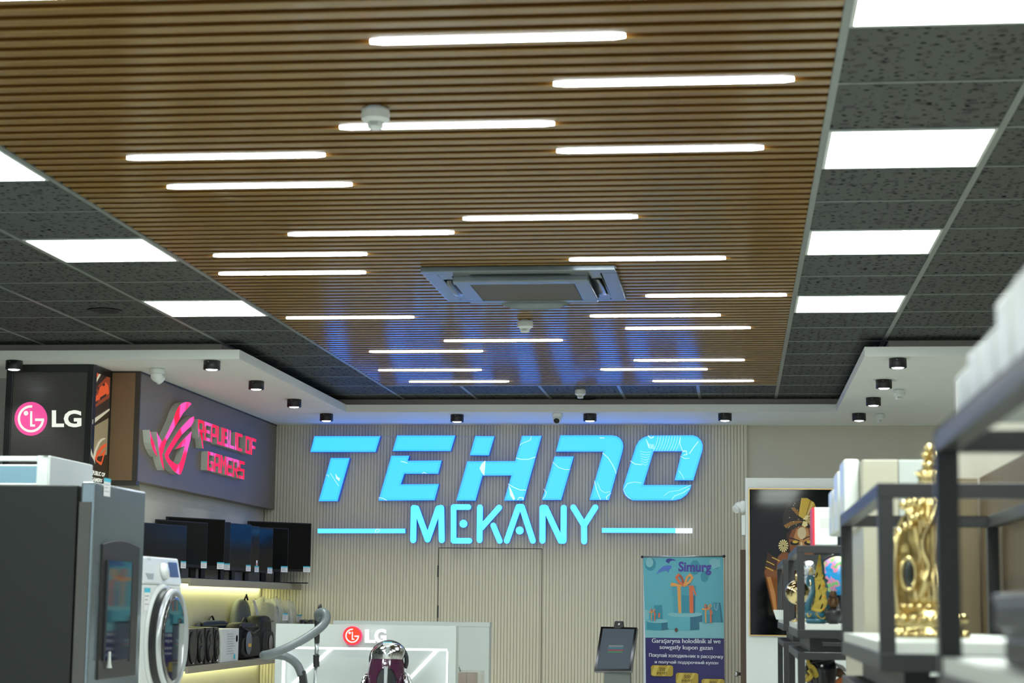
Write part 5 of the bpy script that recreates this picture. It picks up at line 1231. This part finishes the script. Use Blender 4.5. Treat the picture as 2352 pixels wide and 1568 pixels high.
MB().box(0.466, 0.60, 5.625, 6.6, 0, bz).build('white_door', M['cwhite'], bk, bevel=0.002)
MB().box(0.602, XP - 0.006, 5.66, 6.6, 0, bz - 0.05).build('brown_filler', mat('filler_brown', (112, 98, 74), 0.5, vary=0.1), bk)
MB().lathe([(0.008, 0), (0.008, 0.012), (0.014, 0.016), (0.012, 0.024), (0.0001, 0.026)], (0.40, 5.62, CAM_Z - 0.14), (0, -1, 0), n=14).build('knob', mat('wood_knob', (120, 96, 62), 0.4), bk)
# white appliance boxes
def carton(x0, x1, y0, y1, z0, z1, label, red=False, grp='white cartons at the right'):
    o = thing('carton', ((x0 + x1) / 2, (y0 + y1) / 2, z0), label, 'box', grp)
    MB().box(x0, x1, y0, y1, z0, z1).build('box', M['white'], o, bevel=0.005)
    MB().box(x0 + (x1 - x0) * 0.3, x1 - (x1 - x0) * 0.06, y0 - 0.001, y0 + 0.002, z0 + (z1 - z0) * 0.45, z0 + (z1 - z0) * 0.72).build('printed_band', mat('carton_grey', (205, 205, 202), 0.5), o)
    if red: MB().box(x0 - 0.0015, x0 + 0.008, y0 - 0.0015, y1, z0, z1).build('red_edge', mat('carton_red', (214, 36, 60), 0.4), o)
carton(0.302, 0.40, 7.76, 8.0, ZT, ZT + 0.152, 'white carton with a red edge on top of the rack with the swan', True)
for k, (yy, hh, lab) in enumerate(((6.42, .12, 'white wall box on the cream cabinet side, farthest'), (6.15, .16, 'white wall box on the cream cabinet side, second from the far end'), (5.86, .175, 'white wall box on the cream cabinet side, nearest'))):
    o = thing('wall_box', (0.335, yy, CAM_Z + 0.235), lab, 'box', 'white boxes on the cabinet side'); MB().box(0.308 + 0.004 * k, 0.362, yy - 0.11, yy + 0.11, CAM_Z + 0.235, CAM_Z + 0.26 + hh).build('box', M['white'], o, bevel=0.006)
    MB().box(0.306 + 0.004 * k, 0.309 + 0.004 * k, yy - 0.05, yy + 0.06, CAM_Z + 0.29, CAM_Z + 0.33).build('label_panel', M['tagw'], o)
nm_ = ['farthest', 'second', 'third', 'fourth', 'fifth', 'nearest']
for k in range(6):
    y1 = 2.58 - k * 0.135; h_ = [0.062, 0.075, 0.074, 0.098, 0.1, 0.1][k]
    carton(0.29, 0.40, y1 - 0.115, y1, ZT, ZT + h_, 'small white carton on the nearest blurred rack, ' + nm_[k] + ' from its far post' if 0 < k < 5 else 'small white carton on the nearest blurred rack, ' + nm_[k] + ' of six', grp='small white cartons on the nearest rack')
for k, lab in enumerate(('flat black case in the nearest rack, lower of two', 'flat black case in the nearest rack, upper of two')):
    z0 = ZL + 0.0575 + k * 0.041
    o = thing('flat_case', (0.5, 2.2, z0), lab, 'case', 'black cases in the nearest rack')
    x0 = 0.315 - 0.018 * k
    MB().box(x0, 0.62, 1.6, 2.35 - 0.05 * k, z0, z0 + 0.032).build('case', M['plastic'], o, bevel=0.004); MB().box(x0 - 0.002, 0.622, 1.598, 2.352 - 0.05 * k, z0 + 0.032, z0 + 0.0405).build('lid', mat('case_lid', (44, 48, 52), 0.4), o, bevel=0.003)

# tall gold ornament: beaded base, fluted body, ring with jewel, scroll handle, finial
GX, GY = P(2125, 1300, Y=4.5).x, 4.5
gz0 = ZL + 0.057
go = thing('gold_ornament', (GX, GY, gz0), 'tall polished gold ornament with beaded base in the second rack', 'ornament')
def gp(x, y, dy=0.0): return P(x, y, Y=GY + dy)
k_ = GY / F_PX
bm_ = MB()
bm_.lathe([(0.088, 0), (0.09, 0.012), (0.075, 0.018), (0.082, 0.03), (0.084, 0.045), (0.068, 0.06), (0.062, 0.075)], (GX, GY, gz0), n=36)
bm_.build('base', M['gold'], go)
bd_ = MB()
for zz, rr, nb, br in ((0.006, 0.09, 26, 0.009), (0.042, 0.085, 22, 0.011), (0.068, 0.066, 20, 0.009)):
    for k in range(nb):
        t_ = 2 * math.pi * k / nb; bd_.ball((GX + rr * math.cos(t_), GY + rr * math.sin(t_), gz0 + zz), br, n=8, m=6)
bd_.build('beading', M['gold'], go)
fl_ = MB(); n = 72; vs = []
prof = [(0.050, 0.075), (0.056, 0.10), (0.048, 0.14), (0.036, 0.18), (0.048, 0.22), (0.056, 0.26), (0.050, 0.30), (0.030, 0.335), (0.022, 0.36), (0.03, 0.375), (0.012, 0.385)]
for r_, z_ in prof: vs += [(GX + 0.012 + r_ * (1 + 0.07 * math.cos(18 * 2 * math.pi * k / n)) * math.cos(2 * math.pi * k / n), GY + r_ * (1 + 0.07 * math.cos(18 * 2 * math.pi * k / n)) * math.sin(2 * math.pi * k / n), gz0 + z_) for k in range(n)]
fl_.add(vs, [(i * n + k, i * n + (k + 1) % n, (i + 1) * n + (k + 1) % n, (i + 1) * n + k) for i in range(len(prof) - 1) for k in range(n)], 0, True)
fl_.build('fluted_body', M['gold'], go)
pl_ = MB().prism([gp(x, y, 0.02) for x, y in ((2052, 1470), (2051, 1400), (2055, 1330), (2050, 1270), (2058, 1215), (2072, 1185), (2086, 1178), (2098, 1205), (2118, 1230), (2125, 1300), (2120, 1470))], (0, 0.012, 0))
for k in range(26): pl_.ball(gp(2056 + (k % 2) * 10, 1458 - k * 10, 0.014), 0.0055, n=8, m=6)
for k in range(14): pl_.ball(gp(2080 + (k % 3) * 9, 1440 - k * 17, 0.012), 0.0065, n=8, m=6)
pl_.build('openwork_side', mat('antique_gold', (168, 152, 104), 0.3, 0.9, vary=0.4, scale=(30, 30, 30), bump=0.6), go)
fn = MB().ball((GX + 0.012, GY, gz0 + 0.392), 0.016).ball((GX + 0.026, GY, gz0 + 0.412), 0.013).ball((GX + 0.005, GY, gz0 + 0.415), 0.010).ball((GX + 0.014, GY, gz0 + 0.43), 0.012); fn.build('finial', M['gold'], go)
oc = gp(2087, 1317, -0.06)
MB().tube([oc + Vector((0.016 * math.cos(t_), 0, 0.036 * math.sin(t_))) for t_ in [2 * math.pi * k / 28 for k in range(28)]], 0.0055, 8, closed=True).build('medallion_ring', M['gold'], go)
MB().ball(oc, 0.015, (0.9, 0.4, 2.1)).build('medallion', mat('dark_jewel', (60, 64, 60), 0.2, 0.6), go)
MB().tube(spline([gp(2068, 1440, -0.05), gp(2060, 1380, -0.05), gp(2056, 1310, -0.05), gp(2060, 1250, -0.05), gp(2066, 1222, -0.05), gp(2058, 1218, -0.05)], 8), [0.004 + 0.006 * math.sin(math.pi * k / 40) for k in range(41)], 10).build('scroll_handle', M['gold'], go)
ar_ = MB()
for q_ in ((2075, 1160, .011), (2088, 1154, .012), (2100, 1152, .014), (2112, 1158, .011), (2094, 1190, .011), (2105, 1186, .012), (2116, 1180, .01), (2078, 1210, .009), (2090, 1205, .01), (2062, 1230, .009)): ar_.ball(gp(q_[0], q_[1], -0.05), q_[2], n=10, m=7)
ar_.tube(spline([gp(2150, 1150, -0.06), gp(2140, 1190, -0.07), (gp(2122, 1230, -0.07)), gp(2120, 1262, -0.07), gp(2134, 1300, -0.07), gp(2124, 1340, -0.07), gp(2114, 1370, -0.06)], 8), 0.0085, 10)
ar_.build('scrollwork', M['gold'], go)

# teal and gold swan
SYW = 7.95
sz0 = ZL + 0.056
def wp(x, y, dy=0.0): return P(1770 + x / 7.126, 1240 + y / 7.126, Y=SYW + dy)
sw = thing('swan_figurine', (wp(745, 1370).x, SYW, sz0), 'teal swan figurine with raised lacy gold wings', 'figurine')
M['teal'] = mat('teal_glaze', (38, 92, 110), 0.3, vary=0.15, scale=(20, 20, 20))
kk = SYW / F_PX / 7.126
b_ = MB(); cc = wp(745, 1290); b_.ball((cc.x, SYW, sz0 + 0.03), 0.045, (1.05, 0.75, 0.72))
b_.lathe([(0.034, 0.0), (0.042, 0.004), (0.044, 0.02)], (cc.x, SYW, sz0), n=26)
nk = spline([wp(640, 1230), wp(610, 1120), wp(640, 980), wp(700, 830), wp(712, 720), wp(690, 630), wp(645, 600), wp(610, 640), wp(612, 720), wp(640, 750)], 8)
b_.tube(nk, [0.015 - 0.009 * (k / 72) for k in range(len(nk))], 12); b_.build('body', M['teal'], sw)
MB().tube([wp(630, 745), wp(655, 720), wp(680, 665)], [0.006, 0.005, 0.001], 8).tube(spline([wp(640, 590), wp(640, 520), wp(655, 460), wp(672, 480), wp(690, 560)], 6), 0.004, 8).build('beak_and_crest', M['gold'], sw)
wg = [(660, 1150), (720, 1020), (735, 860), (720, 640), (740, 480), (770, 330), (790, 235), (820, 250), (838, 420), (850, 560), (905, 600), (870, 650), (900, 700), (890, 770), (935, 790), (905, 870), (920, 960), (945, 1015), (915, 1080), (880, 1150), (800, 1195)]
MB().prism([wp(x, y, -0.028) for x, y in wg], (0, 0.012, 0)).build('near_wing', M['goldmatte'], sw, bevel=0.002)
MB().prism([wp(x + 45, y + 60, 0.02) for x, y in wg[1:]], (0, 0.010, 0)).build('far_wing', M['teal'], sw, bevel=0.002)
hl = MB()
for x, y in ((750, 570), (795, 760), (815, 930), (835, 1080), (870, 600)): hl.prism([wp(x + dx, y + dy_, -0.0292) for dx, dy_ in ((-22, 40), (0, -20), (22, -50), (24, -10), (5, 40), (-15, 50))], (0, 0.0011, 0))
hl.build('wing_opening', M['void'], sw)
jw = MB()
for x, y in ((788, 425), (868, 745), (872, 925), (868, 1135)): jw.ball(wp(x, y, -0.03), 0.004, n=10, m=6)
jw.build('jewel', mat('amber_jewel', (236, 140, 20), 0.2), sw)
MB().tube(spline([wp(740, 1190, -0.03), wp(790, 1260, -0.032), wp(850, 1290, -0.03), wp(900, 1260, -0.03), wp(900, 1225, -0.03)], 6), 0.004, 8).tube(spline([wp(600, 1200, -0.035), wp(610, 1250, -0.038), wp(650, 1240, -0.038), wp(660, 1205, -0.036)], 6), 0.003, 8).build('trim_scroll', M['goldmatte'], sw)
# globe on dark stand
GYY = 8.35
def gmap():
    m = mat('globe_map', (40, 150, 214), 0.3, vary=0); nt = m.node_tree; b = nt.nodes['Principled BSDF']
    tc = nt.nodes.new('ShaderNodeTexCoord'); nz = nt.nodes.new('ShaderNodeTexNoise'); nz.inputs['Scale'].default_value = 13; nz.inputs['Detail'].default_value = 4
    nt.links.new(tc.outputs['Object'], nz.inputs['Vector'])
    rp = nt.nodes.new('ShaderNodeValToRGB'); cr = rp.color_ramp; cr.interpolation = 'CONSTANT'
    cr.elements[0].color = rgb(36, 150, 216); cr.elements[1].position = 0.5; cr.elements[1].color = rgb(220, 130, 170)
    for p_, c_c in ((0.54, (110, 180, 110)), (0.59, (225, 180, 120)), (0.64, (215, 110, 140))): e_ = cr.elements.new(p_); e_.color = rgb(*c_c)
    nt.links.new(nz.outputs[0], rp.inputs[0]); nt.links.new(rp.outputs[0], b.inputs['Base Color']); return m
g = thing('globe', (P(1925, 1440, Y=GYY).x, GYY, sz0), 'blue desk globe on a black stand beside the teal swan', 'globe')
gc = P(1925, 1322, Y=GYY); gr_ = 0.083
MB().ball(gc, gr_, n=36, m=20).build('sphere', gmap(), g)
MB().tube([gc + (gr_ + 0.006) * Vector((math.cos(t_), 0, math.sin(t_))) for t_ in [math.radians(100 + 170 * k / 20) for k in range(21)]], 0.0045, 8).build('meridian', M['plastic'], g)
MB().lathe([(0.055, 0), (0.05, 0.012), (0.02, 0.018), (0.012, 0.03), (0.012, gc.z - gr_ - sz0 - 0.002)], (gc.x, GYY, sz0), n=24).build('stand', M['plastic'], g)
# silver and gold openwork sphere on a stem
oy = 8.62; oc = P(1832, 1360, Y=oy)
os_ = thing('sphere_ornament', (oc.x, oy, sz0), 'mirrored gold sphere ornament on a stem behind the rack post', 'ornament')
MB().ball(oc, 0.054, n=28, m=16).build('sphere', mat('mirror_gold', (196, 178, 130), 0.08, 1.0), os_)
MB().lathe([(0.03, 0), (0.028, 0.008), (0.008, 0.014), (0.006, oc.z - 0.054 - sz0)], (oc.x, oy, sz0), n=18).lathe([(0.008, 0.05), (0.012, 0.07), (0.006, 0.085), (0.0001, 0.09)], oc, n=16).build('stem', M['gold'], os_)
# silver lion like cast head replaced by a plain crumpled silver bust shape
sv = P(1858, 1305, Y=8.8)
sb_ = thing('silver_ornament', (sv.x, 8.8, sz0), 'crumpled silver ornament behind the teal swan', 'ornament')
mb = MB(); mb.ball(sv, 0.034, (1, 0.8, 1.05)).ball((sv.x + 0.004, 8.8, sv.z - 0.07), 0.038, (0.9, 0.8, 1.3)); mb.build('bust', mat('hammered_silver', (200, 204, 210), 0.2, 1.0, bump=1.0, scale=(40, 40, 40)), sb_)
MB().lathe([(0.04, 0), (0.034, 0.015), (0.02, 0.03), (0.018, sv.z - 0.1 - sz0)], (sv.x + 0.004, 8.8, sz0), n=20).build('plinth', M['gold'], sb_)
# black sculpted mask vase and little brown idol
vx = P(1972, 1400, Y=8.5).x + 0.012
vo = thing('black_vase', (vx, 8.5, sz0), 'glossy black sculpted vase behind the rack post right of the globe', 'vase')
MB().lathe([(0.028, 0), (0.036, 0.03), (0.05, 0.09), (0.052, 0.13), (0.03, 0.17), (0.018, 0.19), (0.026, 0.215), (0.022, 0.213)], (vx, 8.5, sz0), n=28).build('body', mat('black_gloss', (12, 12, 14), 0.1), vo)
MB().tube(spline([(vx - 0.04, 8.44, sz0 + 0.09), (vx - 0.075, 8.42, sz0 + 0.13), (vx - 0.06, 8.43, sz0 + 0.175), (vx - 0.025, 8.46, sz0 + 0.18)], 6), 0.008, 10).build('handle', M['plastic'], vo)
ix = P(1914, 1420, Y=7.9).x
io = thing('idol_figurine', (ix, 7.9, sz0), 'small brown carved figurine on a dark pot beside the swan', 'figurine')
M['idol'] = mat('bronze_brown', (84, 58, 36), 0.35, 0.5, bump=0.5, scale=(40, 40, 40), vary=0.3)
MB().lathe([(0.018, 0), (0.03, 0.02), (0.036, 0.045), (0.028, 0.06), (0.026, 0.058)], (ix, 7.9, sz0), n=22).build('pot', M['graphite'], io)
MB().ball((ix, 7.9, sz0 + 0.083), 0.021, (0.9, 0.8, 1.25)).ball((ix, 7.895, sz0 + 0.118), 0.015, (1, 0.9, 1.1)).ball((ix - 0.016, 7.89, sz0 + 0.09), 0.008, (0.8, 0.8, 2)).ball((ix + 0.016, 7.89, sz0 + 0.09), 0.008, (0.8, 0.8, 2)).build('figure', M['idol'], io)
# white pleated lampshade in the farthest rack
lx = P(1797, 1432, Y=10.25).x
po_ = thing('pleated_tray', (lx, 10.25, sz0), 'white pleated dish on the board of the farthest rack', 'dish')
mb = MB(); n = 48
mb.add([(lx + r_ * (1 + 0.06 * (k % 2)) * math.cos(2 * math.pi * k / n), 10.25 + r_ * (1 + 0.06 * (k % 2)) * math.sin(2 * math.pi * k / n), sz0 + z_) for r_, z_ in ((0.03, 0), (0.045, 0.05), (0.043, 0.05), (0.028, 0.004)) for k in range(n)], [(i * n + k, i * n + (k + 1) % n, (i + 1) * n + (k + 1) % n, (i + 1) * n + k) for i in range(3) for k in range(n)] + [list(range(n))[::-1], list(range(3 * n, 4 * n))])
mb.build('bowl', M['white'], po_)
# lower tier of the swan rack: black spiral vase with gold bow, brown leaf dish
lz0 = 0.03 + 0.029 * 1.16 + 0.022
LYY = 7.95
def lp(x, y, dy=0.0): return P(1770 + x / 10.226, 1430 + y / 10.226, Y=LYY + dy)
vc_ = lp(1180, 1150)
bv = thing('spiral_vase', (vc_.x, LYY, lz0), 'black ridged vase with a big gold bow on the lower tier under the swan', 'vase')
mb = MB(); H_ = vc_.z + 0.065 - lz0
mb.lathe([(0.05, 0), (0.075, 0.1), (0.05, 0.5), (0.03, H_ - 0.2), (0.055, H_ - 0.12), (0.066, H_ - 0.06), (0.055, H_ - 0.015), (0.03, H_), (0.02, H_ - 0.004)], (vc_.x, LYY, lz0), n=32); mb.build('body', mat('black_glaze', (14, 14, 20), 0.18), bv)
rg = MB()
for k in range(5): rg.tube([(vc_.x + (0.058 - 0.002 * k) * math.cos(t_), LYY + (0.058 - 0.002 * k) * math.sin(t_), vc_.z + 0.045 - 0.025 * k + 0.012 * math.cos(t_)) for t_ in [2 * math.pi * j / 28 for j in range(28)]], 0.0035, 6, closed=True)
rg.build('ridge', M['plastic'], bv)
MB().prism([lp(x, y, -0.075) for x, y in ((830, 870), (905, 875), (935, 960), (1010, 1000), (1075, 1080), (1135, 1230), (1120, 1275), (1040, 1300), (960, 1180), (900, 1080), (850, 960))], (0, 0.012, 0)).ball(lp(865, 1245, -0.075), 0.008).tube(spline([lp(900, 1110, -0.08), lp(960, 1200, -0.085), lp(930, 1290, -0.08), lp(850, 1340, -0.08), lp(790, 1330, -0.08)], 6), 0.009, 10).build('gold_bow', M['goldmatte'], bv, bevel=0.003)
lf = lp(1640, 1250)
ld_ = thing('leaf_sculpture', (lf.x, LYY + 0.05, lz0), 'brown and orange leaf shaped sculpture beside the black vase', 'sculpture')
MB().prism([lp(x, y, 0.05) for x, y in ((1520, 1140), (1560, 1050), (1640, 1070), (1760, 1190), (1810, 1310), (1700, 1310), (1560, 1270), (1505, 1210))], (0, 0.02, 0)).build('brown_leaf', M['idol'], ld_, bevel=0.004)
MB().prism([lp(x, y, 0.04) for x, y in ((1490, 1430), (1560, 1310), (1680, 1265), (1715, 1300), (1700, 1420), (1640, 1500))], (0, 0.02, 0)).build('orange_leaf', mat('orange_glaze', (170, 84, 22), 0.25), ld_, bevel=0.004)
MB().prism([lp(x, y, 0.06) for x, y in ((1520, 930), (1600, 970), (1700, 1000), (1760, 1070), (1815, 1160), (1740, 1150), (1640, 1090), (1530, 1010))], (0, 0.012, 0)).build('silver_leaf', mat('silver_leaf', (150, 146, 150), 0.3, 0.6), ld_, bevel=0.003)
MB().box(lf.x - 0.02, lf.x + 0.02, LYY + 0.05, LYY + 0.07, lz0, lf.z - 0.02).build('stem', M['idol'], ld_)
